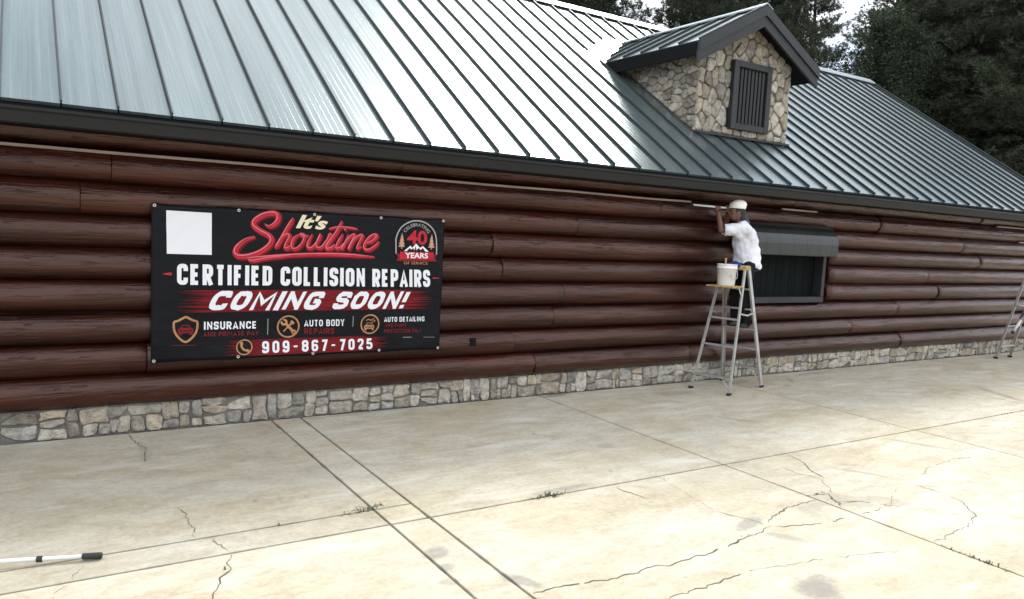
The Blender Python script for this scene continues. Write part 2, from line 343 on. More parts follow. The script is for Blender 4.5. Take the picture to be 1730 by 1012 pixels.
for pts, w, br in (
    ([(6.21, -3.06), (6.15, -3.26), (5.98, -3.51), (5.91, -3.68)], .016, .0), ([(5.82, -3.31), (5.8, -3.53), (5.87, -3.68), (5.72, -3.87), (5.59, -3.98)], .007, .15),
    ([(5.37, -3.92), (5.47, -3.93), (5.57, -3.97), (5.46, -4.11), (5.38, -4.21)], .024, .0), ([(5.34, -4.01), (5.12, -4.02), (4.97, -4.02), (4.74, -4.1), (4.57, -4.17)], .015, .0),
    ([(4.38, -3.85), (4.45, -3.99), (4.5, -4.11), (4.54, -4.24)], .012, .1), ([(4.54, -4.24), (4.67, -4.28), (4.81, -4.33), (4.99, -4.37), (5.31, -4.35)], .014, .3), ([(5.38, -4.37), (5.5, -4.38), (5.69, -4.36)], .014, .3),
    ([(4.53, -4.23), (4.23, -4.28), (4.01, -4.32), (3.74, -4.36), (3.48, -4.36), (3.26, -4.34), (3.07, -4.35), (2.93, -4.35), (2.69, -4.31), (2.5, -4.29), (2.40, -4.3)], .016, .22),
    ([(5.47, -4.13), (5.64, -4.18), (5.74, -4.26), (5.78, -4.35), (5.87, -4.42)], .013, .15), ([(5.81, -4.36), (6.04, -4.24), (6.29, -4.13)], .008, .3),
    ([(6.51, -4.11), (6.53, -4.29), (6.49, -4.53), (6.33, -4.7), (6.25, -4.79), (6.03, -4.88), (5.68, -4.92), (5.38, -4.95)], .011, .12),
    ([(3.82, -4.66), (3.67, -4.67), (3.46, -4.68), (3.27, -4.68), (3.04, -4.68)], .012, .32), ([(5.03, -4.93), (4.74, -4.85), (4.41, -4.76), (3.82, -4.66)], .006, .3),
    ([(6.84, -4.03), (7.2, -3.91), (7.72, -3.86), (8.01, -3.94)], .008, .2), ([(4.55, -3.05), (4.52, -3.16)], .020, .0), ([(4.52, -3.16), (4.45, -3.5), (4.38, -3.85)], .004, .3), ([(9.41, -3.08), (9.38, -3.41)], .014, .1),
    ([(4.02, -3.07), (4.03, -3.21), (4.06, -3.32), (4.08, -3.44)], .015, .25), ([(0.89, -2.12), (0.92, -2.29), (0.91, -2.49), (0.89, -2.64), (0.9, -2.71)], .009, .15),
    ([(0.97, -2.75), (1.02, -2.89), (1.04, -3.01)], .013, .15), ([(1.04, -3.05), (0.99, -3.16), (1.0, -3.24), (0.91, -3.37), (0.85, -3.5), (0.75, -3.75)], .013, .15),
    ([(0.27, -2.84), (0.21, -3.01)], .006, .2), ([(0.2, -3.05), (0.14, -3.11), (0.12, -3.21)], .006, .2), ([(0.79, -0.03), (0.80, -0.24), (0.83, -0.45), (0.87, -0.62), (0.82, -1.03)], .012, .1),
    ([(1.9, -0.04), (2.0, -.3), (2.07, -.4)], .006, .2), ([(7.1, -3.06), (7.3, -3.3), (7.35, -3.6)], .004, .3)): crack(pts, w, br)

# ------------------------------------------------------------------ the log building
BLD = empty('log_building', (9.0, 0, 0)); tag(BLD, 'long brown log building with stone base, green metal roof and stone dormer', 'building')
OFF = Vector((-9.0, 0, 0))
def bpart(o):                       # attach to the building, keeping world coordinates
    o.parent = BLD; o.location = o.location + OFF; return o

# --- inner volume (hidden shell, keeps the light out)
core = MB().box((-6.2, 0.13, 0), (18.55, 9.4, 2.80)).build('inner_wall', 'inner'); bpart(core)
gab = MB().add([(18.55, 0.10, 2.80), (18.55, 9.4, 2.80), (18.55, 4.75, 6.15), (18.40, 0.10, 2.80), (18.40, 9.4, 2.80), (18.40, 4.75, 6.15)], [(0, 1, 2), (3, 5, 4), (0, 2, 5, 3), (1, 4, 5, 2), (0, 3, 4, 1)]).build('gable_wall', 'log'); bpart(gab)

# --- log wall
LW = MB().box((-6.2, 0.05, 0.27), (8.80, 0.12, 2.80)).box((10.86, 0.05, 0.27), (18.6, 0.12, 2.80)).box((8.80, 0.05, 0.27), (10.86, 0.12, 1.115)).box((8.80, 0.05, 2.25), (10.86, 0.12, 2.80)).build('log_wall', 'log_end'); bpart(LW)
PITCH, Z0, RAD, CY = 0.287, 0.26, 0.1485, 0.044
def log(x0, x1, k, taper0=False, taper1=False):
    L = x1 - x0 - 0.003; n = max(4, int(L / 0.11)); m = 15; a0 = math.asin(min(1, PITCH / 2 / RAD)) * 0.995
    sd_ = random.random() * 50; V = []; F = []; rr = RAD * random.uniform(0.97, 1.035); cyj = random.uniform(-.008, .008)
    xs = [0, 0.004] + [L * i / n for i in range(1, n)] + [L - 0.004, L]
    if taper0: xs = [0, 0.05] + [x for x in xs if x > 0.08]
    if taper1: xs = [x for x in xs if x < L - 0.08] + [L - 0.05, L]
    for i, x in enumerate(xs):
        end = i == 0 or i == len(xs) - 1
        for j in range(m):
            a = -a0 + 2 * a0 * j / (m - 1)
            nz = noise.noise((x * 0.55 + sd_, a * 1.3, k)) * 0.009 + noise.noise((x * 2.4 + sd_, a * 3.2, k * 3)) * 0.0042 + noise.noise((x * 1.2 + sd_, a * 7, k * 5)) * 0.003
            w = math.cos(a) ** .5; r = rr + nz * w
            if end: r -= 0.003 * w if not ((taper0 and i == 0) or (taper1 and i)) else 0.05 * w
            V.append((x - L / 2, CY + cyj - r * math.cos(a), r * math.sin(a) * (PITCH / 2 / (RAD * math.sin(a0))) if False else min(max(r * math.sin(a), -PITCH / 2 - .004), PITCH / 2 + .004)))
    nx = len(xs); bk = len(V)
    for x in (xs[0] - L / 2, xs[-1] - L / 2): V += [(x, CY + .01, -PITCH / 2), (x, CY + .01, PITCH / 2)]
    for i in range(nx - 1):
        for j in range(m - 1): F.append((i * m + j, (i + 1) * m + j, (i + 1) * m + j + 1, i * m + j + 1))
    F.append((bk,) + tuple(range(0, m)) [:] + (bk + 1,)); F.append((bk + 3,) + tuple((nx - 1) * m + j for j in range(m - 1, -1, -1)) + (bk + 2,))
    o = mesh('log', V, F, 'log', LW, True)
    for p in o.data.polygons[-2:]: p.use_smooth = False
    o.location = ((x0 + x1) / 2, 0, Z0 + PITCH * (k + .5)); return o
JT = [[-2.1, 5.25, 7.88, 13.1], [-3.2, 0.94, 4.93, 11.6], [-4.0, 5.49, 12.9], [-2.6, 5.64, 14.2], [-3.4, 4.72, 13.77],
      [-1.9, 4.57, 15.6], [-3.0, 0.41, 5.79, 14.9], [-2.4, 0.65, 7.17, 12.2], [-3.3, 3.4, 9.9, 15.5]]
for k, js in enumerate(JT):
    e = [-6.2] + js + [18.6]
    for a, b in zip(e, e[1:]):
        if k in (3, 4, 5, 6):
            if a < 8.72 and b > 10.95: log(a, 8.72, k, False, True); log(10.93, b, k, True, False); continue
            if a >= 8.72 and b <= 10.95: continue
            if a < 8.72 < b: b = 8.72
            if a < 10.95 < b: a = 10.93
        log(a, b, k)
# knot hole block and pale strip in the upper groove
MB().box((4.315, -0.124, 0.675), (4.39, -0.075, 0.765), .006).build('vent_block', 'soffit', LW)
for x0, x1, z in ((-6.0, 7.70, 2.527), (9.62, 10.45, 2.535), (16.1, 18.2, 2.55), (17.05, 18.2, 2.27)):
    s = MB(); n = int((x1 - x0) / .35) + 1; pts = []
    for i in range(n + 1): x = x0 + (x1 - x0) * i / n; pts.append((x, -0.082 + noise.noise((x, 2, 3)) * .004, z + noise.noise((x * .8, 5, 1)) * .006))
    for a, b in zip(pts, pts[1:]): s.bar(a, b, 0.03, 0.024)
    s.build('pale_strip', 'pale_strip', LW)

# --- stones
def chaikin(P, it=1, f=0.2):
    for _ in range(it):
        Q = []
        for i in range(len(P)):
            a = np.array(P[i]); b = np.array(P[(i + 1) % len(P)]); Q += [a * (1 - f) + b * f, a * f + b * (1 - f)]
        P = Q
    return P
def area(P): return 0.5 * sum(P[i][0] * P[(i + 1) % len(P)][1] - P[(i + 1) % len(P)][0] * P[i][1] for i in range(len(P)))
def inset(P, d):
    n = len(P); out = []
    for i in range(n):
        p0, p1, p2 = (np.array(P[i - 1]), np.array(P[i]), np.array(P[(i + 1) % n]))
        e1 = (p1 - p0) / (np.linalg.norm(p1 - p0) + 1e-9); e2 = (p2 - p1) / (np.linalg.norm(p2 - p1) + 1e-9)
        n1 = np.array((-e1[1], e1[0])); n2 = np.array((-e2[1], e2[0])); k = 1 + n1 @ n2
        out.append(p1 + (n1 + n2) / max(k, 0.45) * d)
    return out
def clip(P, a, n):                 # keep the side where (p - a).n <= 0
    out = []
    for i in range(len(P)):
        p = np.array(P[i]); q = np.array(P[(i + 1) % len(P)]); dp = (p - a) @ n; dq = (q - a) @ n
        if dp <= 0: out.append(p)
        if (dp < 0 < dq) or (dq < 0 < dp): out.append(p + (q - p) * dp / (dp - dq))
    return out
def dedupe(P, d=0.018):
    Q = []
    for p in P:
        if not Q or np.linalg.norm(np.array(p) - Q[-1]) > d: Q.append(np.array(p))
    while len(Q) > 3 and np.linalg.norm(Q[0] - Q[-1]) < d: Q.pop()
    return Q
def stone(P, org, u, v, nrm, parent, gap=0.006, depth=0.035, mname=None):
    if area(P) < 0: P = P[::-1]
    P = dedupe(P)
    if len(P) < 3 or area(P) < 0.0009: return
    P = inset(P, gap)
    if area(P) < 0.0006: return
    P = chaikin([p + np.array((random.uniform(-.012, .012), random.uniform(-.012, .012))) for p in P], 1, 0.16); n = len(P); c = sum(P) / n; org = Vector(org); dep = depth * random.uniform(0.55, 1.25)
    tx, ty = random.uniform(-.12, .12), random.uniform(-.12, .12); V = []; F = []
    for s, d in ((1.0, -0.02), (1.0, 0.45), (0.94, 0.82), (0.62, 1.0)):
        for i, p in enumerate(P):
            q = c + (p - c) * (s + (random.uniform(-.05, .05) if 0.9 > s else random.uniform(-.02, .02) if s < 1 else 0)); dd = dep * d + (q - c)[0] * tx * max(d, 0) + (q - c)[1] * ty * max(d, 0)
            if d > .5: dd += random.uniform(-.0035, .0035)
            V.append(u * (q[0] - c[0]) + v * (q[1] - c[1]) + nrm * dd)
    V.append(nrm * dep * random.uniform(.9, 1.1))
    for k in range(3):
        for i in range(n): F.append((k * n + i, k * n + (i + 1) % n, (k + 1) * n + (i + 1) % n, (k + 1) * n + i))
    for i in range(n): F.append((3 * n + i, 3 * n + (i + 1) % n, 4 * n))
    o = mesh('stone', V, F, mname or random.choices(['stone', 'stone_tan', 'stone_pale'], [5, 3, 2])[0], parent)
    o.location = org + u * c[0] + v * c[1]
    return o
X, Y, Z = Vector((1, 0, 0)), Vector((0, 1, 0)), Vector((0, 0, 1))
FD = MB().box((-6.2, -0.004, -0.02), (18.62, 0.13, 0.268)).build('foundation', 'mortar'); bpart(FD)
random.seed(21)
x = -1.6; H_ = 0.262; wob = lambda a, b: noise.noise((a * 7.7, b * 11.3, 4.4)) * 0.030
def jp(a, b): return (a + (wob(a, b) if 0.01 < b < H_ - .01 else wob(a, b) * .9), b + (wob(b + 9, a) * .9 if 0.02 < b < H_ - .02 else 0))
while x < 18.55:
    far = x > 11
    w = random.choice([.10, .13, .16, .19, .23, .27]) * (1.15 if far else 1)
    w = min(w, 18.6 - x)
    if w < 0.05: break
    kind = random.choices(['one', 'two', 'three', 'mix'], [3, 5, 2, 4])[0]
    if w < .12 and kind in ('mix', 'three'): kind = 'one'
    if w > .22 and kind == 'one': kind = 'two'
    cells = []
    if kind == 'one': cells = [(x, x + w, 0, H_)]
    elif kind == 'two': h = random.uniform(.36, .66) * H_; cells = [(x, x + w, 0, h), (x, x + w, h, H_)]
    elif kind == 'three': h = random.uniform(.26, .38) * H_; g = random.uniform(.60, .72) * H_; cells = [(x, x + w, 0, h), (x, x + w, h, g), (x, x + w, g, H_)]
    else:
        h = random.uniform(.36, .62) * H_; s = x + w * random.uniform(.38, .62)
        cells = [(x, x + w, 0, h), (x, s, h, H_), (s, x + w, h, H_)] if random.random() < .5 else [(x, s, 0, h), (s, x + w, 0, h), (x, x + w, h, H_)]
    for (a, b, c, d) in cells:
        P = [jp(a, c), jp((a + b) / 2, c), jp(b, c), jp(b, (c + d) / 2), jp(b, d), jp((a + b) / 2, d), jp(a, d), jp(a, (c + d) / 2)] if (b - a) > .15 else [jp(a, c), jp(b, c), jp(b, d), jp(a, d)]
        if random.random() < .35 and len(P) == 8: P.pop(random.choice([0, 2, 4, 6]))
        stone([np.array(p) for p in P], (0, -0.004, 0), X, Z, -Y, FD, gap=random.uniform(.004, .008), depth=.030)
    x += w

# --- main roof
TH = math.atan2(0.667, 1); SLOPE = 0.667; EY, EZ = -0.5, 2.85; RY, RZ = 4.75, 2.85 + 5.25 * 0.667
roofz = lambda y: EZ + (y - EY) * SLOPE
XR0, XR1, PS = -6.27, 18.85, 0.408
deck = MB()
def prism(mb, poly, x0, x1):
    n = len(poly); V = [(x0, y, z) for y, z in poly] + [(x1, y, z) for y, z in poly]
    mb.add(V, [tuple(range(n)), tuple(range(2 * n - 1, n - 1, -1))] + [(i, i + n, (i + 1) % n + n, (i + 1) % n) for i in range(n)])
prism(deck, [(EY + .02, EZ - .035), (EY + .02, EZ - .17), (RY, RZ - .25), (10.0 - .02, EZ - .17), (10.0 - .02, EZ - .03), (RY, RZ - .03)], XR0, XR1 - .01)
RF = deck.build('roof', 'soffit'); bpart(RF)
uS = Vector((0, math.cos(TH), math.sin(TH))); nS = Vector((0, -math.sin(TH), math.cos(TH)))
SEAMH = 0.030
def panel(x0, w, y0, y1, parent=RF, seam=True):
    """one standing seam roof pan, with stiffening ribs; lies between slope positions y0 and y1"""
    Lh = (y1 - y0) / math.cos(TH); prof = []; t = 0.012
    for k in range(1, 6):
        c = w * k / 6; prof += [(c - .006, 0.0), (c - .002, .0006), (c + .002, .0006), (c + .006, 0.0)]
    prof = [(t / 2, 0.0)] + prof + [(w - t / 2, 0.0)]
    V = []; n = len(prof)
    for s in (0, Lh):
        for a, h in prof: V.append(Vector((a, 0, 0)) + uS * s + nS * h)
    F = [(i, i + 1, i + 1 + n, i + n) for i in range(n - 1)]
    b = len(V)                                       # folded down front edge
    for a, h in prof: V.append(Vector((a, 0, 0)) + nS * -.028)
    F += [(i + b, i + 1 + b, i + 1, i) for i in range(n - 1)]
    o = mesh('roof_panel', V, F, 'roof_metal', parent); o.location = (x0, y0, roofz(y0) + .004)
    if seam:
        s = MB(); a = Vector((0, 0, 0)); s.bar(a + nS * SEAMH / 2 - uS * .006, a + nS * SEAMH / 2 + uS * Lh, 0.008, SEAMH, nS)
        s.bar(a + nS * SEAMH - uS * .008, a + nS * SEAMH + uS * Lh, 0.013, 0.008, nS)
        q = s.build('roof_seam', 'roof_seam', parent); q.location = o.location
    return o
DXL, DXR, DXC = 8.40, 10.43, 9.40           # dormer walls and ridge line
DEL, DER, DRZ, DEZ = 8.08, 10.72, 5.53, 4.82   # dormer eaves, ridge height, eave height
DSL = (DRZ - DEZ) / (DXC - DEL); DFY, DOY = 0.64, 0.33
dz = lambda x: DRZ - abs(x - DXC) * DSL
yv = lambda x: (dz(x) - EZ) / SLOPE + EY
k = 0; x = XR0
xs = []
while x < XR1 - .05: xs.append(x); x += PS
for x in xs:
    w = min(PS, XR1 - x); xm = x + w / 2
    if x + w > DEL - .05 and x < DER + .05:
        inner = x + w > DXL + .02 and x < DXR - .02
        lo = DFY - .02 if inner else yv(DEL) + .05
        panel(x, w, EY, lo)
        top = max(yv(min(max(x, DEL), DER)), yv(min(max(x + w, DEL), DER))) + .10
        if x < DXC < x + w: top = yv(DXC) + .1
        panel(x, w, top, RY - .04)
    else: panel(x, w, EY, RY - .04)
# flat valley and underlay sheet where the dormer roof meets the main roof
def on_roof(x, y, h=.006): return (x, y - h * math.sin(TH), roofz(y) + h * math.cos(TH))
vl = [(DEL - .45, yv(DEL) - .02), (DEL, yv(DEL) - .08), (DXC, yv(DXC) - .06), (DER, yv(DER) - .08), (DER + .45, yv(DER) - .02), (DER + .45, yv(DER) + .20), (DXC, yv(DXC) + .30), (DEL - .45, yv(DEL) + .20)]
mesh('valley_flashing', [on_roof(a, b, .012) for a, b in vl], [(0, 1, 7), (1, 2, 6, 7), (2, 3, 5, 6), (3, 4, 5)], 'roof_metal', RF)
# rear slope, ridge cap, rake trim, drip edge
mesh('rear_slope', [(XR0, RY, RZ + .004), (XR1, RY, RZ + .004), (XR1, 10.0, EZ + .004), (XR0, 10.0, EZ + .004)], [(0, 1, 2, 3)], 'roof_metal', RF)
rc = MB(); prism(rc, [(RY - .17, RZ - .17 * SLOPE + .045), (RY - .17, RZ - .17 * SLOPE + .062), (RY, RZ + .075), (RY + .17, RZ - .17 * SLOPE + .062), (RY + .17, RZ - .17 * SLOPE + .045), (RY, RZ + .058)], XR0, XR1 + .03); rc.build('ridge_cap', 'roof_metal', RF)
rk = MB(); prism(rk, [(EY - .01, EZ - .17), (EY - .01, EZ + .05), (RY, RZ + .05), (RY, RZ - .17)], XR1 - .012, XR1 + .02); rk.build('rake_trim', 'roof_trim', RF)
MB().box((XR0, EY - .022, EZ - .085), (XR1, EY + .012, EZ - .030)).build('drip_edge', 'soffit', RF)
# gutter in long lengths
GT = MB(); gp = [(EY + .015, EZ - .185), (EY - .070, EZ - .185), (EY - .078, EZ - .178), (EY - .098, EZ - .095), (EY - .112, EZ - .080), (EY - .112, EZ - .058), (EY - .104, EZ - .058), (EY - .098, EZ - .074), (EY + .015, EZ - .088)]
prism(GT, gp, XR0, XR1 + .01); GUT = GT.build('gutter', 'gutter_metal'); bpart(GUT)
for gx in (-2.0, 4.1, 10.2, 16.3): 
    jn = MB(); prism(jn, [(y + (-.003 if y < EY else 0), z + (-.003 if z < EZ - .15 else .003)) for y, z in gp], gx - .05, gx + .05); jn.build('gutter_joint', 'gutter_metal', GUT)
MB().box((XR0, EY + .02, EZ - .175), (XR1 - .02, 0.06, EZ - .150)).build('soffit', 'soffit', RF)

# --- dormer
DM = MB(); prism_pts = [(DXL, 3.58), (DXR, 3.58), (DXR, dz(DXR) - .10), (DXC, DRZ - .10), (DXL, dz(DXL) - .10)]
DM.add([(a, DFY, b) for a, b in prism_pts] + [(a, 3.3, b) for a, b in prism_pts], [(0, 1, 2, 3, 4), (9, 8, 7, 6, 5)] + [(i, i + 5, (i + 1) % 5 + 5, (i + 1) % 5) for i in range(5)])
DM = DM.build('dormer', 'mortar'); bpart(DM)
def voronoi(seeds, poly, aniso=1.0):
    S_ = [np.array(s) for s in seeds]; A = np.array((1.0, aniso))
    for i, s in enumerate(S_):
        P = [np.array(p) for p in poly]
        for j, q in enumerate(S_):
            if i == j: continue
            d = (q - s) * A * A
            if np.linalg.norm(q - s) > 0.9: continue
            P = clip(P, (s + q) / 2, d)
            if len(P) < 3: break
        if len(P) >= 3: yield P
def scatter(poly, r, ax=1.0, tries=6000):
    xs_ = [p[0] for p in poly]; ys_ = [p[1] for p in poly]; pts = []
    ccw = area(poly) > 0
    for _ in range(tries):
        p = np.array((random.uniform(min(xs_), max(xs_)), random.uniform(min(ys_), max(ys_)))); ok = True
        for i in range(len(poly)):
            a = np.array(poly[i]); b = np.array(poly[(i + 1) % len(poly)]); e = b - a
            cr_ = e[0] * (p - a)[1] - e[1] * (p - a)[0]
            if (cr_ < 0) == ccw: ok = False; break
        if not ok: continue
        rr = r * (.72 + 1.0 * abs(noise.noise((p[0] * 5, p[1] * 5, 8))))
        if all(math.hypot(p[0] - q[0], (p[1] - q[1]) * ax) > rr for q in pts): pts.append(p)
    return pts
random.seed(5)
WX0, WX1, WZ0, WZ1 = 9.06, 9.90, 3.72, 4.75
fp = [(DXL - .02, 3.625), (DXR + .02, 3.625), (DXR + .02, dz(DXR) - .13), (DXC, DRZ - .13), (DXL - .02, dz(DXL) - .13)]
for P in voronoi(scatter(fp, .172, .8), fp, .8):
    c = sum(P) / len(P); m_ = .035
    ex = max(WX0 - c[0], c[0] - WX1, WZ0 - c[1], c[1] - WZ1)
    if ex < -0.03: 
        continue
    bx = [p for p in P if WX0 + m_ < p[0] < WX1 - m_ and WZ0 + m_ < p[1] < WZ1 - m_]
    mids = [(P[i] + P[(i + 1) % len(P)]) / 2 for i in range(len(P))] + [c]
    bx += [p for p in mids if WX0 + m_ < p[0] < WX1 - m_ and WZ0 + m_ < p[1] < WZ1 - m_]
    if bx:
        opts = [(WX0 - c[0], (WX0 + m_, 0), (1, 0)), (c[0] - WX1, (WX1 - m_, 0), (-1, 0)), (WZ0 - c[1], (0, WZ0 + m_), (0, 1)), (c[1] - WZ1, (0, WZ1 - m_), (0, -1))]
        _, a, n_ = max(opts, key=lambda o: o[0]); P = clip(P, np.array(a), np.array(n_))
        if len(P) < 3: continue
    stone(P, (0, DFY, 0), X, Z, -Y, DM, gap=.008, depth=.045)
for sx, nx_, xw in ((-1, -X, DXL), (1, X, DXR)):
    yb = (dz(xw) - .12 - EZ) / SLOPE + EY
    cp = [(DFY - .01, roofz(DFY) + .01), (DFY + .02, dz(xw) - .10), (yb, dz(xw) - .10)]
    cp = [(DFY - .03, roofz(DFY)), (yb, dz(xw) - .11), (DFY - .03, dz(xw) - .11)]
    for P in voronoi(scatter(cp, .165, 1.45), cp, 1.45):
        if sx > 0 and random.random() < 0: continue
        stone(P if sx < 0 else P, (xw, 0, 0), Y, Z, nx_, DM, gap=.006, depth=.035)
# base flashing ledge
MB().bar((DXL - .05, DFY - .075, roofz(DFY - .06) + .035), (DXR + .03, DFY - .075, roofz(DFY - .06) + .035), .05, .03).build('base_flashing', 'trim_paint', DM)
# louvred window
wf = .095; yA, yB = DFY - .115, DFY - .005
LF = MB().box((WX0 - .01, yA, WZ0), (WX0 + wf, yB, WZ1), .006).box((WX1 - wf, yA, WZ0), (WX1 + .01, yB, WZ1), .006).box((WX0 + wf + .001, yA + .003, WZ1 - wf), (WX1 - wf - .001, yB, WZ1), .006).box((WX0 + wf + .001, yA + .003, WZ0), (WX1 - wf - .001, yB, WZ0 + wf), .006).build('louvre_frame', 'trim_paint', DM)
MB().box((WX0 + .05, DFY - .012, WZ0 + .05), (WX1 - .05, DFY - .006, WZ1 - .05)).build('louvre_back', 'soffit', DM)
ns = 8
for i in range(ns):
    a = WX0 + wf + (WX1 - WX0 - 2 * wf) * (i + .5) / ns
    o = MB().box((-.022, -.016, WZ0 + wf - 4.235), (.022, .016, WZ1 - wf - 4.235), .004).build('slat', 'trim_paint', DM); o.location = (a, DFY - .055, 4.235); o.rotation_euler = (0, 0, R(-22))
# dormer roof
def droof(sgn):
    xe = DEL if sgn < 0 else DER; hyp = math.hypot(xe - DXC, DRZ - DEZ); un = Vector((xe - DXC, 0, DEZ - DRZ)).normalized(); nn = Vector((un.z * -sgn * -1, 0, abs(un.x))) if False else Vector((sgn * abs(un.z), 0, abs(un.x)))
    ys_ = [DOY + .408 * i for i in range(9)]; yend = yv(DXC)
    for i, ya in enumerate(ys_):
        if ya > yend - .1: break
        yb = min(ya + .408, yend); ye = yv(xe)
        def low(y): 
            if y <= ye: return xe
            return DXC + (xe - DXC) * (1 - (y - ye) / (yend - ye))
        pts = [(DXC, ya), (DXC, yb), (low(yb), yb)] + ([(xe, ye)] if ya < ye < yb else []) + [(low(ya), ya)]
        pts = [p for j, p in enumerate(pts) if j == 0 or (abs(p[0] - pts[j - 1][0]) + abs(p[1] - pts[j - 1][1])) > 1e-4]
        V = [Vector((a, b, dz(a))) + nn * .012 for a, b in pts] + [Vector((a, b, dz(a))) - nn * .012 for a, b in pts]; n = len(pts)
        F = [tuple(range(n)), tuple(range(2 * n - 1, n - 1, -1))] + [(j, j + n, (j + 1) % n + n, (j + 1) % n) for j in range(n)]
        mesh('roof_panel', V, F, 'roof_metal', DM)
        xl = low(ya); s = MB(); p0 = Vector((DXC, ya, dz(DXC))) + nn * .03; p1 = Vector((xl, ya, dz(xl))) + nn * .03
        if (p1 - p0).length > .1: s.bar(p0, p1 + un * .006, .014, .036, nn); s.build('roof_seam', 'roof_seam', DM)
    # rake boards at the front, in two tiers, and the eave fascia
    a = Vector((DXC, DOY, DRZ)); b = Vector((xe, DOY, DEZ)); e = b + un * .03
    def board(y0, y1, t0, t1, nm, m_, end):
        V = []
        for y in (y0, y1):
            for p in (a, end):
                V += [Vector((p.x, y, p.z - t0)), Vector((p.x, y, p.z - t1))]
        mesh(nm, V, [(0, 1, 3, 2), (4, 6, 7, 5), (0, 2, 6, 4), (1, 5, 7, 3), (2, 3, 7, 6), (0, 4, 5, 1)], m_, DM)
    board(DOY - .035, DOY + .02, -.022, .125, 'rake_trim', 'roof_trim', e)
    board(DOY - .010, DOY + .03, .127, .285, 'rake_board', 'trim_paint', e)
    ye = yv(xe) + .06
    f = MB(); V = [(xe, DOY + .03, DEZ - .012), (xe, DOY + .03, DEZ - .20), (xe, yv(xe) - .22, DEZ - .20), (xe, ye, DEZ - .012)]; t = Vector((sgn * .03, 0, 0))
    mesh('eave_fascia', V + [Vector(v) + t for v in V], [(0, 1, 2, 3), (7, 6, 5, 4), (0, 4, 5, 1), (1, 5, 6, 2), (2, 6, 7, 3), (3, 7, 4, 0)], 'soffit', DM)
    xw = DXL if sgn < 0 else DXR; ybk = yv(xe) - .1
    mesh('eave_soffit', [(xe, DOY + .03, DEZ - .19), (xw, DOY + .03, dz(xw) - .14), (xw, ybk + .3, dz(xw) - .14), (xe, ybk, DEZ - .19)], [(0, 1, 2, 3)], 'soffit', DM)
    mesh('gable_soffit', [(DXC, DOY + .03, DRZ - .15), (xw, DOY + .03, dz(xw) - .145), (xw, DFY + .01, dz(xw) - .145), (DXC, DFY + .01, DRZ - .15)], [(0, 1, 2, 3)], 'soffit', DM)
droof(-1); droof(1)
rcp = MB(); 
V = []
for y in (DOY - .03, yv(DXC) + .12):
    for a in (-.13, 0, .13): V.append((DXC + a, y, DRZ - abs(a) * DSL + .062))
    for a in (-.13, 0, .13): V.append((DXC + a, y, DRZ - abs(a) * DSL + .040))
rcp.add(V, [(0, 1, 7, 6), (1, 2, 8, 7), (3, 9, 10, 4), (4, 10, 11, 5), (0, 3, 4, 1), (1, 4, 5, 2), (6, 7, 10, 9), (7, 8, 11, 10), (0, 6, 9, 3), (2, 5, 11, 8)]); rcp.build('ridge_cap', 'roof_metal', DM)

# --- shuttered window with a rounded metal hood
WN = MB().box((8.82, 0.075, 1.13), (10.76, 0.105, 2.26)).build('window', 'board_paint'); bpart(WN)
bx = 8.93; bw = [.17, .15, .19, .14, .18, .16, .17, .15, .19, .16, .12]
for w in bw:
    if bx + w > 10.68: w = 10.68 - bx
    if w > .03: MB().box((bx + .003, .052, 1.20), (bx + w - .003, .073, 1.95), .003).build('board', 'board_paint', WN)
    bx += w
fy0, fy1 = -.125, .05
MB().box((8.84, fy0, 1.115), (10.755, fy1, 1.205), .006).build('window_sill', 'trim_paint', WN)
for a, b in ((8.84, 8.92), (10.68, 10.755)): MB().box((a, fy0 + .003, 1.206), (b, fy1, 2.2), .006).build('window_frame', 'trim_paint', WN)
hp = [(.045, 2.335), (-.10, 2.315), (-.18, 2.275), (-.235, 2.225), (-.275, 2.165), (-.297, 2.10), (-.305, 2.03), (-.305, 1.855), (-.292, 1.845), (-.292, 2.03), (-.265, 2.15), (-.225, 2.21), (-.17, 2.26), (-.10, 2.30), (.045, 2.32)]
HW = []
hx = [8.70, 9.05, 9.36, 9.68, 9.99, 10.30, 10.60, 10.765]
for a, b in zip(hx, hx[1:]):
    h = MB(); prism(h, hp, a + .0015, b - .0015); o = h.build('hood_panel', 'hood_metal', WN)
for xx in (8.70, 10.758):
    h = MB(); prism(h, [(.045, 2.318)] + hp[10:15][::-1][1:4] + [(-.291, 2.03), (-.291, 1.848), (-.06, 1.848), (.045, 1.9)], xx, xx + .008); h.build('hood_end', 'hood_metal', WN)

# ------------------------------------------------------------------ banner
BX, BZ, BW, BH = 0.965, 0.655, 2.945, 1.455
def surf(x, z):       # vinyl bellies a little between its fixings
    u = x / BW; v = z / BH
    s = 0.009 * noise.noise((x * 1.6, z * 2.0, 2.2)) + 0.006 * noise.noise((x * 0.9 + z * 2.2, z - x, 7.0))
    s += 0.006 * math.exp(-((u - .97) ** 2 * 60 + (v - .95) ** 2 * 30)) * math.sin((x + z * 1.3) * 26)
    s += 0.004 * math.exp(-((u - .03) ** 2 * 60 + (v - .95) ** 2 * 30)) * math.sin((x - z * 1.2) * 26)
    s += 0.0035 * max(0, 1 - v * 4) * math.sin(u * math.pi * 8 + .6) + 0.0035 * max(0, v * 4 - 3) * math.cos(u * math.pi * 8)
    return -0.130 + s
nx_, nz_ = 72, 36; V = []; F = []
def edge(x, z):       # scalloped hem between the grommets
    u = x / BW; v = z / BH; sag = 0.008 * abs(math.sin(u * math.pi * 4))
    return z + (sag if v < .01 else 0) - (sag if v > .99 else 0)
for j in range(nz_ + 1):
    for i in range(nx_ + 1):
        x = BW * i / nx_; z = BH * j / nz_; V.append((x, surf(x, z), edge(x, z)))
nf = len(V); V += [(a, b + .004, c) for a, b, c in V]
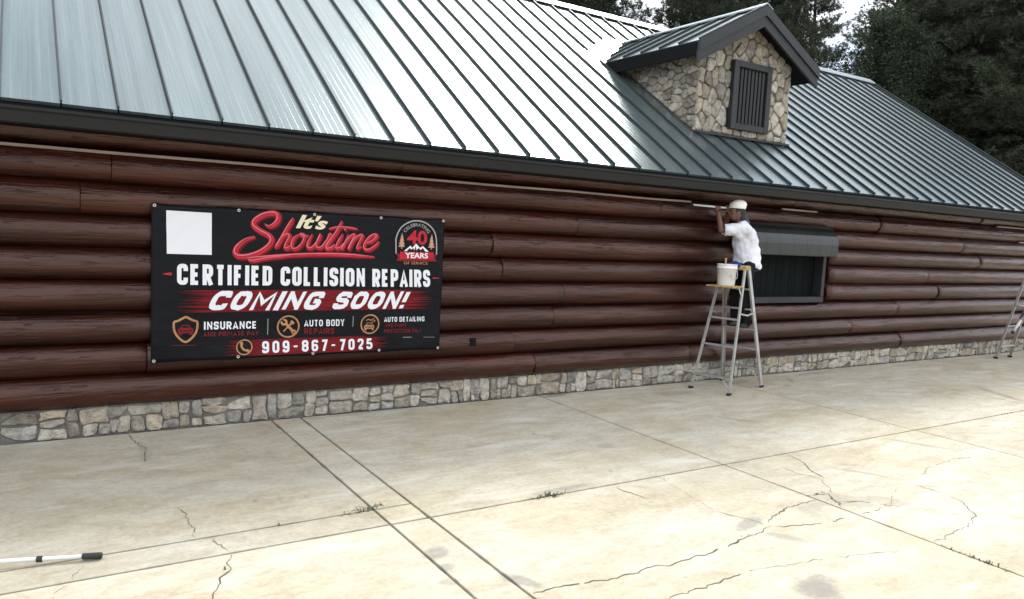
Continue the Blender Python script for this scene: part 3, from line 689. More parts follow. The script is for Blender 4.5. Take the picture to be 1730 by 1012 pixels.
for j in range(nz_):
    for i in range(nx_):
        a = j * (nx_ + 1) + i; F.append((a, a + 1, a + nx_ + 2, a + nx_ + 1)); F.append(tuple(nf + k for k in (a + nx_ + 1, a + nx_ + 2, a + 1, a)))
rim = [i for i in range(nx_ + 1)] + [(j + 1) * (nx_ + 1) - 1 for j in range(1, nz_ + 1)] + [nz_ * (nx_ + 1) + i for i in range(nx_ - 1, -1, -1)] + [j * (nx_ + 1) for j in range(nz_ - 1, 0, -1)]
for a, b in zip(rim, rim[1:] + rim[:1]): F.append((b, a, a + nf, b + nf))
BN = mesh('banner', V, F, 'vinyl', None, True); BN.location = (BX, 0, BZ); tag(BN, 'black vinyl banner announcing certified collision repairs, hung on the log wall', 'banner')
LAYER = [0]
def decal(name, V2, F, m, lift=1):
    return mesh(name, [(x, surf(x, z) - 0.0022 * lift, z) for x, z in V2], F, m, BN)
def txt(name, body, q, m, off=0.0, lift=2, shear=0.0, space=1.0, wave=None, space_word=1.0):
    cu = bpy.data.curves.new('t', 'FONT'); cu.body = body; cu.offset = off; cu.shear = shear; cu.space_character = space; cu.resolution_u = 4; cu.space_word = space_word
    o = bpy.data.objects.new('t', cu); COL.objects.link(o); bpy.context.view_layer.update()
    me = bpy.data.meshes.new_from_object(o.evaluated_get(bpy.context.evaluated_depsgraph_get())); bpy.data.objects.remove(o); bpy.data.curves.remove(cu)
    bm = bmesh.new(); bm.from_mesh(me); bmesh.ops.triangulate(bm, faces=bm.faces[:]); bm.to_mesh(me); bm.free()
    P = np.array([v.co[:2] for v in me.vertices]); F = [tuple(p.vertices) for p in me.polygons]; bpy.data.meshes.remove(me)
    lo = P.min(0); hi = P.max(0); U = (P - lo) / (hi - lo); tl, tr, bl, br = [np.array(a) for a in q]; V2 = []
    for u, v in U:
        p = (bl * (1 - u) + br * u) * (1 - v) + (tl * (1 - u) + tr * u) * v
        V2.append((p[0], p[1]))
    if wave: V2 = [wave(a, b) for a, b in V2]
    return decal(name, V2, F, m, lift)
def crspline(P, n=8):
    P = [np.array(p, float) for p in P]; P = [2 * P[0] - P[1]] + P + [2 * P[-1] - P[-2]]; out = []
    for i in range(1, len(P) - 2):
        for k in range(n):
            t = k / n; a, b, c, d = P[i - 1:i + 3]
            out.append(.5 * ((2 * b) + (-a + c) * t + (2 * a - 5 * b + 4 * c - d) * t * t + (-a + 3 * b - 3 * c + d) * t ** 3))
    out.append(P[-2]); return out
def stroke(name, pts, w, m, lift=3, w0=0.35, w1=0.35, slant=0.0, n=8, closed=False, dx=0, dz_=0):
    Q = crspline(pts, n) if n > 1 else [np.array(p, float) for p in pts]; V2 = []; F = []; L_ = len(Q)
    for i, q in enumerate(Q):
        d = Q[min(i + 1, L_ - 1)] - Q[max(i - 1, 0)]; d = d / (np.linalg.norm(d) + 1e-9); nn = np.array((-d[1], d[0]))
        t = i / (L_ - 1); tw = min(1, w0 + t * 6, w1 + (1 - t) * 6)
        ww = w * tw * (1 - slant * abs(d[0] * .8 + d[1] * .6)) / 2
        V2 += [tuple(q + nn * ww + (dx, dz_)), tuple(q - nn * ww + (dx, dz_))]
    F = [(2 * i, 2 * i + 1, 2 * i + 3, 2 * i + 2) for i in range(L_ - 1)]
    if closed: F.append((2 * L_ - 2, 2 * L_ - 1, 1, 0))
    return V2, F
def merged(name, items, m, lift):
    V2 = []; F = []
    for a, b in items: n = len(V2); V2 += a; F += [tuple(i + n for i in f) for f in b]
    return decal(name, V2, F, m, lift)
def disc_ring(c, r0, r1, n=40, a0=0, a1=360):
    V2 = []; k = n + 1
    for i in range(k):
        a = R(a0 + (a1 - a0) * i / n); V2 += [(c[0] + r0 * math.cos(a), c[1] + r0 * math.sin(a)), (c[0] + r1 * math.cos(a), c[1] + r1 * math.sin(a))]
    return V2, [(2 * i, 2 * i + 1, 2 * i + 3, 2 * i + 2) for i in range(n)]
def grid_rect(x0, x1, z0, z1, n=24, ragged=0.0, seed=1):
    # horizontal brush streaks with torn ends
    V2 = []; F = []; rnd = random.Random(seed); rows = n
    for j in range(rows):
        za = z0 + (z1 - z0) * j / rows; zb = z0 + (z1 - z0) * (j + 1.02) / rows; v = (j + .5) / rows
        fl = ragged * (0.15 + rnd.random() ** 1.5) * (0.45 + 1.1 * abs(v - .5)); fr = ragged * (0.15 + rnd.random() ** 1.5) * (0.45 + 1.1 * abs(v - .5))
        a, b = x0 + fl, x1 - fr; m_ = 14; base = len(V2)
        for i in range(m_ + 1):
            x = a + (b - a) * i / m_; th = 1 if 0 < i < m_ else .15; mid = (za + zb) / 2; V2 += [(x, mid + (za - mid) * th), (x, mid + (zb - mid) * th)]
        F += [(base + 2 * i, base + 2 * i + 2, base + 2 * i + 3, base + 2 * i + 1) for i in range(m_)]
    return V2, F
def poly2(pts): return [tuple(p) for p in pts], [tuple(range(len(pts)))]

wp = [(.128, 1.005), (.515, 1.003), (.510, 1.393), (.120, 1.397)]; V2 = []; nn_ = 14
for j in range(nn_ + 1):
    for i in range(nn_ + 1):
        u = i / nn_; v = j / nn_; V2.append(tuple((np.array(wp[0]) * (1 - u) + np.array(wp[1]) * u) * (1 - v) + (np.array(wp[3]) * (1 - u) + np.array(wp[2]) * u) * v))
decal('white_panel', V2, [(j * (nn_ + 1) + i, j * (nn_ + 1) + i + 1, (j + 1) * (nn_ + 1) + i + 1, (j + 1) * (nn_ + 1) + i) for j in range(nn_) for i in range(nn_)], 'print_white', 1.5)
a = grid_rect(.16, 2.87, .462, .672, 26, .40, 4); b = grid_rect(.60, 2.36, .028, .185, 18, .30, 9)
merged('brush_stroke', [a], 'print_brush', 1); merged('brush_stroke', [b], 'print_brush', 1)
def fillet(P, r, closed=False):
    P = [np.array(p, float) for p in P]; out = []; n = len(P)
    for i in range(n):
        if not closed and i in (0, n - 1): out.append(P[i]); continue
        a, b, c = P[i - 1], P[i], P[(i + 1) % n]; d1 = np.linalg.norm(a - b); d2 = np.linalg.norm(c - b); q = min(r, d1 * .48, d2 * .48)
        if q < 1e-4: out.append(b); continue
        p0 = b + (a - b) / d1 * q; p2 = b + (c - b) / d2 * q
        for k in range(6): t = k / 5; out.append(p0 * (1 - t) ** 2 + 2 * b * t * (1 - t) * .98 + b * .02 * 2 * t * (1 - t) + p2 * t * t)
    return out
def ribbon(Q, w, closed=False):
    n = len(Q); V2 = []
    for i in range(n):
        if closed: a, c = Q[i - 1], Q[(i + 1) % n]
        else: a, c = Q[max(i - 1, 0)], Q[min(i + 1, n - 1)]
        d1 = Q[i] - a; d2 = c - Q[i]; d1 = d2 if np.linalg.norm(d1) < 1e-9 else d1; d2 = d1 if np.linalg.norm(d2) < 1e-9 else d2
        n1 = np.array((-d1[1], d1[0])) / np.linalg.norm(d1); n2 = np.array((-d2[1], d2[0])) / np.linalg.norm(d2); m_ = (n1 + n2) / max(.62, 1 + n1 @ n2)
        V2 += [Q[i] + m_ * w / 2, Q[i] - m_ * w / 2]
    F = [(2 * i, 2 * i + 1, 2 * i + 3, 2 * i + 2) for i in range(n - 1)]
    if closed: F.append((2 * n - 2, 2 * n - 1, 1, 0))
    return V2, F
# block capitals: (points, rounded, closed) on a unit cell; width relative to the normal cell
GL = {'O': ([([(0, 0), (1, 0), (1, 1), (0, 1)], 1, 1)], 1), 'C': ([([(1, .70), (1, 1), (0, 1), (0, 0), (1, 0), (1, .30)], 1, 0)], 1), 'E': ([([(1, 1), (0, 1), (0, 0), (1, 0)], 0, 0), ([(0, .5), (.9, .5)], 0, 0)], .86), 'F': ([([(1, 1), (0, 1), (0, -.1)], 0, 0), ([(0, .47), (.9, .47)], 0, 0)], .82),
      'R': ([([(0, -.1), (0, 1), (1, 1), (1, .45), (0, .45)], 2, 0), ([(.48, .45), (1.02, -.1)], 0, 0)], 1), 'P': ([([(0, -.1), (0, 1), (1, 1), (1, .42), (0, .42)], 2, 0)], .98), 'T': ([([(-.08, 1), (1.08, 1)], 0, 0), ([(.5, 1), (.5, -.1)], 0, 0)], .92), 'I': ([([(.5, 1.1), (.5, -.1)], 0, 0)], .0),
      'D': ([([(0, 0), (0, 1), (1, 1), (1, 0)], 3, 1)], 1), 'L': ([([(0, 1.1), (0, 0), (1.05, 0)], 0, 0)], .78), 'S': ([([(1, .72), (1, 1), (0, 1), (0, .53), (1, .47), (1, 0), (0, 0), (0, .28)], 1, 0)], .96), 'N': ([([(0, -.1), (0, 1.1)], 0, 0), ([(1, -.1), (1, 1.1)], 0, 0), ([(0, 1.04), (1, -.04)], 0, 0)], 1.06),
      'A': ([([(-.08, -.1), (.5, 1.04), (1.08, -.1)], 0, 0), ([(.2, .22), (.8, .22)], 0, 0)], 1.08), 'M': ([([(0, -.1), (0, 1.0), (.5, .30), (1, 1.0), (1, -.1)], 0, 0)], 1.35), 'G': ([([(1, .70), (1, 1), (0, 1), (0, 0), (1, 0), (1, .46), (.52, .46)], 1, 0)], 1.03), 'U': ([([(0, 1.1), (0, 0), (1, 0), (1, 1.1)], 1, 0)], 1), 'B': ([([(0, 0), (0, 1), (.95, 1), (.95, .52), (0, .52)], 2, 0), ([(0, .52), (1, .52), (1, 0), (0, 0)], 4, 0)], 1),
      'Y': ([([(-.05, 1.1), (.5, .42), (1.05, 1.1)], 0, 0), ([(.5, .46), (.5, -.1)], 0, 0)], 1), 'V': ([([(-.05, 1.1), (.5, -.04), (1.05, 1.1)], 0, 0)], 1), '0': ([([(0, 0), (1, 0), (1, 1), (0, 1)], 1, 1)], 1), '9': ([([(1, .42), (0, .42), (0, 1), (1, 1), (1, 0), (0, 0), (0, .22)], 1, 0)], 1), '6': ([([(0, .55), (1, .55), (1, 0), (0, 0), (0, 1), (1, 1), (1, .8)], 1, 0)], 1),
      '8': ([([(0, .53), (1, .53), (1, 1), (0, 1)], 1, 1), ([(0, 0), (1, 0), (1, .53), (0, .53)], 1, 1)], 1), '7': ([([(-.08, 1), (1, 1), (.32, -.1)], 0, 0)], .95), '2': ([([(0, .74), (0, 1), (1, 1), (1, .58), (.02, 0), (1.08, 0)], 1, 0)], 1), '5': ([([(1, 1), (.05, 1), (.02, .58), (1, .58), (1, 0), (0, 0), (0, .24)], 5, 0)], 1), '-': ([([(-.05, .48), (1.0, .48)], 0, 0)], .85), '!': ([([(.5, 1.12), (.5, .34)], 0, 0), ([(.5, .12), (.5, -.12)], 0, 0)], .0), ' ': ([], .45)}
def block(name, body, q, m, t=.2, gap=.16, lift=2, shear=0.0, cw=.42, rough=0.0, wave=None):
    """lays out condensed capitals, stroke width t of the height, and fits them to the quad q"""
    x_ = 0; parts = []
    for ch in body:
        strokes, w = GL[ch]; W_ = cw * w
        for k, (P, rd, cl) in enumerate(strokes):
            P = [(x_ + t / 2 + (p[0] * W_ if w else 0), t / 2 + p[1] * (1 - t) if 0 <= p[1] <= 1 else (1.0 if p[1] > 1 else 0.0) if not (ch in 'AMNV!' and p[1] not in (-.1, 1.1)) else t / 2 + p[1] * (1 - t)) for p in P]
            r = cw * .55 if rd else 0; tt = t * .72 if ch == '-' else t * .8 if ch in 'MN' else t
            if rd == 2: P = P[:2] + fillet([P[1]] + P[2:], r)[1:]
            elif rd == 3: P = P[:2] + fillet([P[1], P[2], P[3], P[0]], r)[1:-1]
            elif rd == 4: P = P[:1] + fillet(P, r)[1:]
            elif rd == 5: P = P[:3] + fillet(P[2:], r)[1:]
            elif rd: P = fillet(P, r, bool(cl))
            P = [np.array(p, float) for p in P]
            parts.append((ribbon(P, tt, bool(cl)), k))
        x_ += (W_ if ch != ' ' else W_) + (t if ch != ' ' else 0) + gap
    x_ -= gap; V2 = []; F = []; LF_ = []; tl, tr, bl_, br = [np.array(a) for a in q]
    for (v, f), k in parts:
        n = len(V2); F += [tuple(i + n for i in a) for a in f]
        for p in v:
            u = (p[0] + shear * (p[1] - .5)) / x_; vv = p[1]
            if rough: vv += rough * noise.noise((u * 60, vv * 3, 1.0)); u += rough * .05 * noise.noise((u * 30, vv * 9, 4.0))
            z = (bl_ * (1 - u) + br * u) * (1 - vv) + (tl * (1 - u) + tr * u) * vv
            V2.append(tuple(z) if not wave else wave(*z)); LF_.append(lift + .09 * k)
    return mesh(name, [(x, surf(x, z) - 0.0022 * l, z) for (x, z), l in zip(V2, LF_)], F, m, BN)
block('lettering', 'CERTIFIED', [(.215, .916), (1.079, .906), (.216, .722), (1.08, .716)], 'print_white', .205, .115, cw=.30)
block('lettering', 'COLLISION', [(1.16, .903), (2.034, .898), (1.162, .714), (2.04, .708)], 'print_white', .205, .115, cw=.30)
block('lettering', 'REPAIRS', [(2.114, .894), (2.786, .891), (2.118, .707), (2.80, .703)], 'print_white', .205, .115, cw=.30)
block('lettering', 'COMING', [(.52, .668), (1.590, .655), (.51, .482), (1.58, .470)], 'print_white', .255, .15, 3, .42, cw=.58, rough=.05)
block('lettering', 'SOON!', [(1.725, .655), (2.530, .655), (1.72, .474), (2.515, .466)], 'print_white', .255, .15, 3, .42, cw=.58, rough=.05)
txt('lettering', "It's", [(1.30, 1.430), (1.630, 1.412), (1.295, 1.285), (1.610, 1.281)], 'print_cream', .035, 5, .30)
block('lettering', 'INSURANCE', [(.453, .374), (.939, .367), (.454, .298), (.940, .295)], 'print_white', .20, .17, cw=.44)
block('lettering', 'AND PRIVATE PAY', [(.45, .275), (.958, .270), (.45, .233), (.958, .229)], 'print_dark_red', .17, .22, cw=.50)
block('lettering', 'AUTO BODY', [(1.408, .367), (1.826, .367), (1.41, .301), (1.828, .298)], 'print_white', .17, .18, cw=.44)
block('lettering', 'REPAIRS', [(1.411, .281), (1.720, .277), (1.412, .224), (1.722, .219)], 'print_dark_red', .15, .22, cw=.50)
block('lettering', 'AUTO DETAILING', [(2.267, .380), (2.746, .376), (2.269, .328), (2.748, .324)], 'print_white', .17, .18, cw=.44)
block('lettering', 'AND PAINT', [(2.279, .311), (2.528, .308), (2.281, .272), (2.53, .269)], 'print_dark_red', .15, .2, cw=.45)
block('lettering', 'PROTECTION FILM', [(2.271, .248), (2.712, .244), (2.273, .208), (2.715, .203)], 'print_dark_red', .15, .2, cw=.45)
block('lettering', '909-867-7025', [(.994, .168), (2.143, .156), (.996, .048), (2.147, .041)], 'print_white', .20, .27, 3, cw=.36)
# script lettering, drawn stroke by stroke
SC = {'S': ([(0.997, 1.307), (1.047, 1.29), (1.109, 1.337), (1.12, 1.401), (1.07, 1.421), (0.983, 1.4), (0.905, 1.346), (0.893, 1.296), (0.949, 1.248), (1.037, 1.202), (1.063, 1.152), (1.026, 1.094), (0.941, 1.035), (0.844, 1.001), (0.76, 0.997), (0.726, 1.03), (0.746, 1.086), (0.817, 1.15), (0.908, 1.184)], .052),
 'h': ([(1.273, 1.383), (1.211, 1.278), (1.15, 1.161), (1.102, 1.077)], .042), 'h2': ([(1.114, 1.109), (1.163, 1.187), (1.219, 1.221), (1.239, 1.196), (1.208, 1.131), (1.197, 1.086), (1.228, 1.085), (1.262, 1.12)], .038),
 'o': ([(1.341, 1.226), (1.284, 1.185), (1.26, 1.12), (1.28, 1.078), (1.331, 1.097), (1.376, 1.156), (1.387, 1.215), (1.348, 1.226), (1.381, 1.201), (1.433, 1.216)], .036),
 'w': ([(1.466, 1.23), (1.428, 1.151), (1.423, 1.099), (1.463, 1.094), (1.521, 1.161), (1.552, 1.234), (1.514, 1.148), (1.516, 1.102), (1.562, 1.103), (1.621, 1.177), (1.646, 1.237), (1.674, 1.225)], .037),
 't': ([(1.772, 1.375), (1.714, 1.26), (1.635, 1.145), (1.617, 1.092), (1.664, 1.097), (1.704, 1.134)], .042), 'tc': ([(1.631, 1.289), (1.712, 1.31), (1.809, 1.314), (1.942, 1.302)], .026),
 'i': ([(1.783, 1.243), (1.731, 1.148), (1.719, 1.094), (1.767, 1.109), (1.8, 1.15)], .038), 'id': ([(1.798, 1.283), (1.806, 1.29), (1.814, 1.296)], .036),
 'm': ([(1.846, 1.245), (1.794, 1.13), (1.774, 1.089), (1.827, 1.178), (1.888, 1.24), (1.909, 1.227), (1.863, 1.132), (1.85, 1.094), (1.903, 1.187), (1.972, 1.24), (1.994, 1.224), (1.954, 1.142), (1.942, 1.097), (1.991, 1.122)], .035),
 'e': ([(2.025, 1.157), (2.096, 1.177), (2.152, 1.229), (2.137, 1.252), (2.08, 1.227), (2.025, 1.157), (2.02, 1.103), (2.07, 1.091), (2.141, 1.134), (2.183, 1.18)], .036),
 'swash': ([(0.838, 0.974), (0.929, 0.985), (1.153, 1.008), (1.451, 1.029), (1.789, 1.035), (2.131, 1.017)], .040), 'swash2': ([(0.845, 0.962), (0.90, 0.955), (1.041, 0.985), (1.256, 1.010)], .034)}
merged('script_lettering', [stroke('s', p, w * 1.25, 0, dx=.010, dz_=-.010) for p, w in SC.values()], 'print_red_shadow', 2)
for i, (p, w) in enumerate(SC.values()): merged('script_lettering', [stroke('s', p, w, 0)], 'print_red', 3.2 + .22 * i)
merged('script_highlight', [stroke('s', p, w * .16, 0, dx=-w * .22, dz_=w * .22, w0=.2, w1=.2) for p, w in SC.values()], 'print_pink', 6.6)
# small rules and dashes
merged('rule', [poly2([(.10, .817), (.17, .808), (.17, .836), (.10, .824)]), poly2([(2.825, .793), (2.905, .799), (2.905, .804), (2.825, .811)])], 'print_red', 2)
merged('rule', [poly2([(.172, .158), (.38, .152), (.38, .157), (.172, .162)])], 'print_dark_red', 2)
merged('rule', [poly2([(2.492, .153), (2.598, .149), (2.598, .154), (2.492, .158)]), poly2([(2.74, .146), (2.881, .141), (2.881, .144), (2.74, .149)]),
                poly2([(1.044, .23), (1.050, .23), (1.050, .389), (1.044, .389)]), poly2([(1.918, .286), (1.924, .286), (1.924, .398), (1.918, .398)])], 'print_grey', 2)
# shield, tools, detailing and telephone icons
sh = [(.293, .425), (.36, .388), (.393, .375), (.393, .31), (.375, .26), (.338, .215), (.293, .188), (.248, .215), (.212, .26), (.193, .31), (.193, .375), (.227, .388), (.293, .425)]
merged('shield_icon', [stroke('s', sh, .020, 0, w0=1, w1=1, n=3)], 'print_bronze', 3)
def carshape(cx, cz, s): return [poly2([(cx - .075 * s, cz - .04 * s), (cx + .075 * s, cz - .04 * s), (cx + .08 * s, cz + .005 * s), (cx + .055 * s, cz + .018 * s), (cx + .035 * s, cz + .052 * s), (cx - .035 * s, cz + .052 * s), (cx - .055 * s, cz + .018 * s), (cx - .08 * s, cz + .005 * s)]),
                                 poly2([(cx - .07 * s, cz - .06 * s), (cx - .04 * s, cz - .06 * s), (cx - .04 * s, cz - .042 * s), (cx - .07 * s, cz - .042 * s)]), poly2([(cx + .04 * s, cz - .06 * s), (cx + .07 * s, cz - .06 * s), (cx + .07 * s, cz - .042 * s), (cx + .04 * s, cz - .042 * s)])]
def cardark(cx, cz, s): return [poly2([(cx - .028 * s, cz + .044 * s), (cx - .042 * s, cz + .020 * s), (cx + .042 * s, cz + .020 * s), (cx + .028 * s, cz + .044 * s)]), disc_ring((cx - .05 * s, cz - .012 * s), 0, .011 * s, 10), disc_ring((cx + .05 * s, cz - .012 * s), 0, .011 * s, 10), poly2([(cx - .03 * s, cz - .022 * s), (cx + .03 * s, cz - .022 * s), (cx + .03 * s, cz - .012 * s), (cx - .03 * s, cz - .012 * s)])]
merged('shield_icon', carshape(.293, .305, .85), 'print_dark_red', 3); merged('shield_icon', cardark(.293, .305, .85), 'print_black', 4)
merged('tools_icon', [disc_ring((1.248, .306), .098, .113)], 'print_bronze', 3)
def bar2(a, b, w): a = np.array(a); b = np.array(b); d = (b - a) / np.linalg.norm(b - a); n_ = np.array((-d[1], d[0])) * w / 2; return poly2([a + n_, a - n_, b - n_, b + n_])
merged('tools_icon', [bar2((1.215, .345), (1.30, .252), .026), disc_ring((1.205, .350), .014, .034, 16, 160, 470), disc_ring((1.303, .250), .010, .024, 16)], 'print_bronze', 3)
merged('tools_icon', [bar2((1.285, .345), (1.235, .295), .020), bar2((1.235, .295), (1.20, .258), .012), bar2((1.272, .362), (1.302, .332), .026)], 'print_bronze', 4)
merged('detailing_icon', [disc_ring((2.108, .309), .091, .106)], 'print_bronze', 3); merged('detailing_icon', carshape(2.100, .288, .72), 'print_bronze', 3)
merged('detailing_icon', [stroke('s', [(2.06, .345), (2.085, .36), (2.12, .352), (2.15, .37)], .010, 0), disc_ring((2.155, .345), 0, .010, 8), disc_ring((2.135, .330), 0, .007, 8)], 'print_bronze', 4); merged('detailing_icon', cardark(2.100, .288, .72), 'print_black', 4.5)
merged('phone_icon', [disc_ring((.826, .115), 0, .07)], 'print_black', 2); merged('phone_icon', [disc_ring((.826, .115), .066, .077)], 'print_bronze', 3)
merged('phone_icon', [stroke('s', [(.798, .152), (.800, .122), (.822, .092), (.858, .080)], .020, 0, w0=1, w1=1), bar2((.788, .150), (.812, .156), .030), bar2((.850, .070), (.868, .090), .030)], 'print_bronze', 3.5)
# anniversary emblem
ec = (2.612, 1.195)
arch = [(2.378, 1.06), (2.372, 1.195)] + [(ec[0] + .24 * math.cos(R(a)), ec[1] + .225 * math.sin(R(a))) for a in range(170, 5, -12)] + [(2.855, 1.195), (2.860, 1.06)]
merged('emblem', [stroke('s', arch, .014, 0, w0=1, w1=1, n=3)], 'print_grey', 3)
def arcw(a, b):
    u = (a - 2.612) / .19; ang = R(90 - u * 58); r = .155 + (b - 1.30); return (2.612 + r * math.cos(ang), 1.205 + r * math.sin(ang))
txt('emblem', 'CELEBRATING', [(2.422, 1.335), (2.802, 1.335), (2.422, 1.30), (2.802, 1.30)], 'print_grey', .006, 3, 0, 1, arcw)
txt('emblem', '40', [(2.495, 1.315), (2.735, 1.318), (2.50, 1.160), (2.738, 1.160)], 'print_red', .030, 3)
for tx_ in (2.440, 2.793):
    merged('emblem', [poly2([(tx_ - .04 * s, z0), (tx_ + .04 * s, z0), (tx_, z0 + .055)]) for s, z0 in ((1, 1.135), (.85, 1.165), (.65, 1.198), (.42, 1.228))] + [poly2([(tx_ - .006, 1.115), (tx_ + .006, 1.115), (tx_ + .006, 1.136), (tx_ - .006, 1.136)])], 'print_tan', 3)
merged('emblem', [poly2([(2.466, 1.090), (2.540, 1.150), (2.562, 1.128), (2.609, 1.175), (2.655, 1.130), (2.690, 1.150), (2.765, 1.090)])], 'print_white', 4)
merged('emblem', [poly2([(2.50, 1.090), (2.535, 1.128), (2.550, 1.105), (2.575, 1.125), (2.59, 1.095), (2.60, 1.150), (2.612, 1.100), (2.64, 1.128), (2.66, 1.105), (2.69, 1.128), (2.72, 1.090)])], 'print_black', 5)
merged('emblem', [poly2([(2.374, 1.062), (2.861, 1.060), (2.84, 1.022), (2.866, .985), (2.377, .983), (2.398, 1.022)])], 'print_dark_red', 5.4)
merged('emblem', [poly2([(2.42, 1.085), (2.82, 1.085), (2.82, 1.005), (2.42, 1.005)])], 'print_red', 5.8)
txt('emblem', 'YEARS', [(2.478, 1.076), (2.752, 1.075), (2.480, 1.015), (2.753, 1.016)], 'print_white', .026, 6.4)
txt('emblem', 'OF SERVICE', [(2.47, .977), (2.756, .979), (2.471, .948), (2.758, .947)], 'print_bronze', .006, 3)
for gx, gz in ((.023, 1.437), (.754, 1.432), (1.484, 1.430), (2.198, 1.432), (2.925, 1.434), (.025, .022), (.769, .026), (1.503, .026), (2.223, .026), (2.922, .022)):
    g = MB().lathe([(.006, .002), (.007, .0), (.013, -.001), (.015, .004)], n=14).build('grommet', 'grommet', BN, True); g.rotation_euler = (R(90), 0, 0); g.location = (gx, surf(gx, gz) - .0045, gz)

# ------------------------------------------------------------------ ladders
def ladder(loc, rz, label, H=1.70, hd=.47, shelf=True, cap='ladder_yellow'):
    root = empty('step_ladder', loc, rz); tag(root, label, 'ladder')
    tf, tr = .055, .045; wf0, wf1, wr0, wr1 = .30, .175, .28, .165
    zt = H - .06
    fp_ = lambda z, s: Vector((hd + (tf - hd) * z / zt, s * (wf0 + (wf1 - wf0) * z / zt), z))
    rp_ = lambda z, s: Vector((-hd + (-tr + hd) * z / zt, s * (wr0 + (wr1 - wr0) * z / zt), z))
    for s in (1, -1):
        m_ = MB(); m_.bar(fp_(.02, s), fp_(zt, s), .024, .066, (1, 0, .2)); m_.bar(fp_(.02, s) + Vector((.030, -s * .012, 0)), fp_(zt, s) + Vector((.030, -s * .012, 0)), .030, .004, (1, 0, .2)); m_.build('front_rail', 'aluminium', root)
        m_ = MB(); m_.bar(rp_(.02, s), rp_(zt, s), .022, .042, (1, 0, -.2)); m_.build('rear_rail', 'aluminium', root)
        for p in (fp_(.0, s), rp_(.0, s)): MB().box((p.x - .04, p.y - .02, 0), (p.x + .04, p.y + .02, .035), .006).build('rubber_foot', 'rubber', root)
        m_ = MB(); m_.bar(fp_(1.06, s) + Vector((0, s * .014, 0)), fp_(1.06, s).lerp(rp_(1.06, s), .5) + Vector((0, s * .014, -.03)), .006, .022); m_.bar(rp_(1.06, s) + Vector((0, s * .014, 0)), fp_(1.06, s).lerp(rp_(1.06, s), .5) + Vector((0, s * .018, -.03)), .006, .022); m_.build('spreader', 'aluminium', root)
        MB().bar(rp_(.05, s), rp_(.20, s) + Vector((0, -s * .13, 0)), .006, .020, (1, 0, 0)).build('knee_brace', 'aluminium', root); MB().bar(fp_(.06, s), fp_(.28, s) + Vector((0, -s * .15, -.01)), .006, .022, (1, 0, 0)).build('knee_brace', 'aluminium', root)
        if shelf: m_ = MB(); m_.bar(rp_(1.28, s), rp_(1.41, s) + Vector((-.10, -s * .01, 0)), .006, .018); m_.build('shelf_brace', 'aluminium', root)
    nst = int(round(H / .29)) - 1
    for k in range(1, nst + 1):
        z = .277 * k; a, b = fp_(z, 1), fp_(z, -1); MB().box((a.x - .045, b.y + .012, z - .020), (a.x + .040, a.y - .012, z + .004), .004).build('step', 'aluminium', root)
    for z in (.21, .62, .98) if H < 1.9 else (.25, .65, 1.05, 1.45): 
        a, b = rp_(z, 1), rp_(z, -1); MB().bar(a, b, .034, .026).build('rear_bar', 'aluminium', root)
    MB().box((-.065, -.195, zt - .005), (.075, .195, H), .012).build('top_cap', cap, root)
    if shelf: MB().box((-.42, -.195, 1.405), (-.115, .195, 1.427), .008).build('pail_shelf', cap, root)
    return root
LAD = ladder((8.17, -.54, 0), R(15), 'aluminium step ladder with yellow top and pail shelf under the painter')
LAD2 = ladder((16.13, -.93, 0), R(-90), 'aluminium step ladder at the right edge of the picture', H=2.3, hd=.50, shelf=False, cap='aluminium')

def l2w(x, y, z, loc=(8.17, -.54, 0), rz=R(15)):
    return Vector((loc[0] + x * math.cos(rz) - y * math.sin(rz), loc[1] + x * math.sin(rz) + y * math.cos(rz), z + loc[2]))
# bucket, brush, rag
bl = l2w(-.275, -.02, 1.428)
BK = MB().lathe([(0.0, .002), (.108, .0), (.112, .006), (.127, .225), (.137, .228), (.137, .245), (.131, .247), (.131, .275), (.136, .277), (.136, .285), (.126, .285), (.108, .03), (0, .028)], n=32).build('bucket', 'bucket_plastic', None, True); BK.location = bl
tag(BK, 'white plastic paint bucket standing on the ladder shelf', 'bucket')
hd_ = MB(); hd_.tube([(.138 * math.cos(t) , .138 * math.sin(t) * .999, .238 - .15 * math.sin((t - R(-160)) / R(140) * math.pi)) for t in [R(-160 + 10 * i) for i in range(15)]], .0035, 6); hd_.build('bail_handle', 'grommet', BK)
MB().add(*(lambda c: ([(c * .1215 * 0 + .1212 * math.cos(R(-112 + d)), .1212 * math.sin(R(-112 + d)), z) for d, z in ((-5, .13), (5, .13), (6, .15), (4, .168), (-4, .168), (-6, .15))], [(0, 1, 2, 3, 4, 5)]))(1)).build('print_mark', 'black_grip', BK)
BR = MB().tube([(0, 0, 0), (.01, 0, .06), (.02, 0, .14), (.025, 0, .17)], [.012, .014, .011, .017], 10).build('brush_handle', 'ladder_yellow', None, True)
BR.name = 'paint_brush'; BR.location = bl + Vector((.03, .05, .19)); BR.rotation_euler = (R(-8), R(-4), 0); tag(BR, 'paint brush with yellow handle sticking up out of the white bucket', 'paint brush')
MB().box((-.035, -.008, -.10), (.035, .008, -.01), .004).build('bristles', 'hair', BR); MB().box((-.036, -.010, -.02), (.036, .010, .012), .003).build('ferrule', 'grommet', BR)
rag = MB(); V = []; F = []
for j in range(9):
    for i in range(13):
        u = i / 12 - .5; v = j / 8 - .5; drop = -max(0, abs(v) * .34 - .085) * 1.0
        V.append((v * .20, u * .20 + .02 * math.sin(v * 9), drop + .020 + .016 * noise.noise((u * 7, v * 7, 3)) + .030 * math.exp(-(u * u + v * v) * 12)))
for j in range(8):
    for i in range(12): F.append((j * 13 + i, j * 13 + i + 1, (j + 1) * 13 + i + 1, (j + 1) * 13 + i))
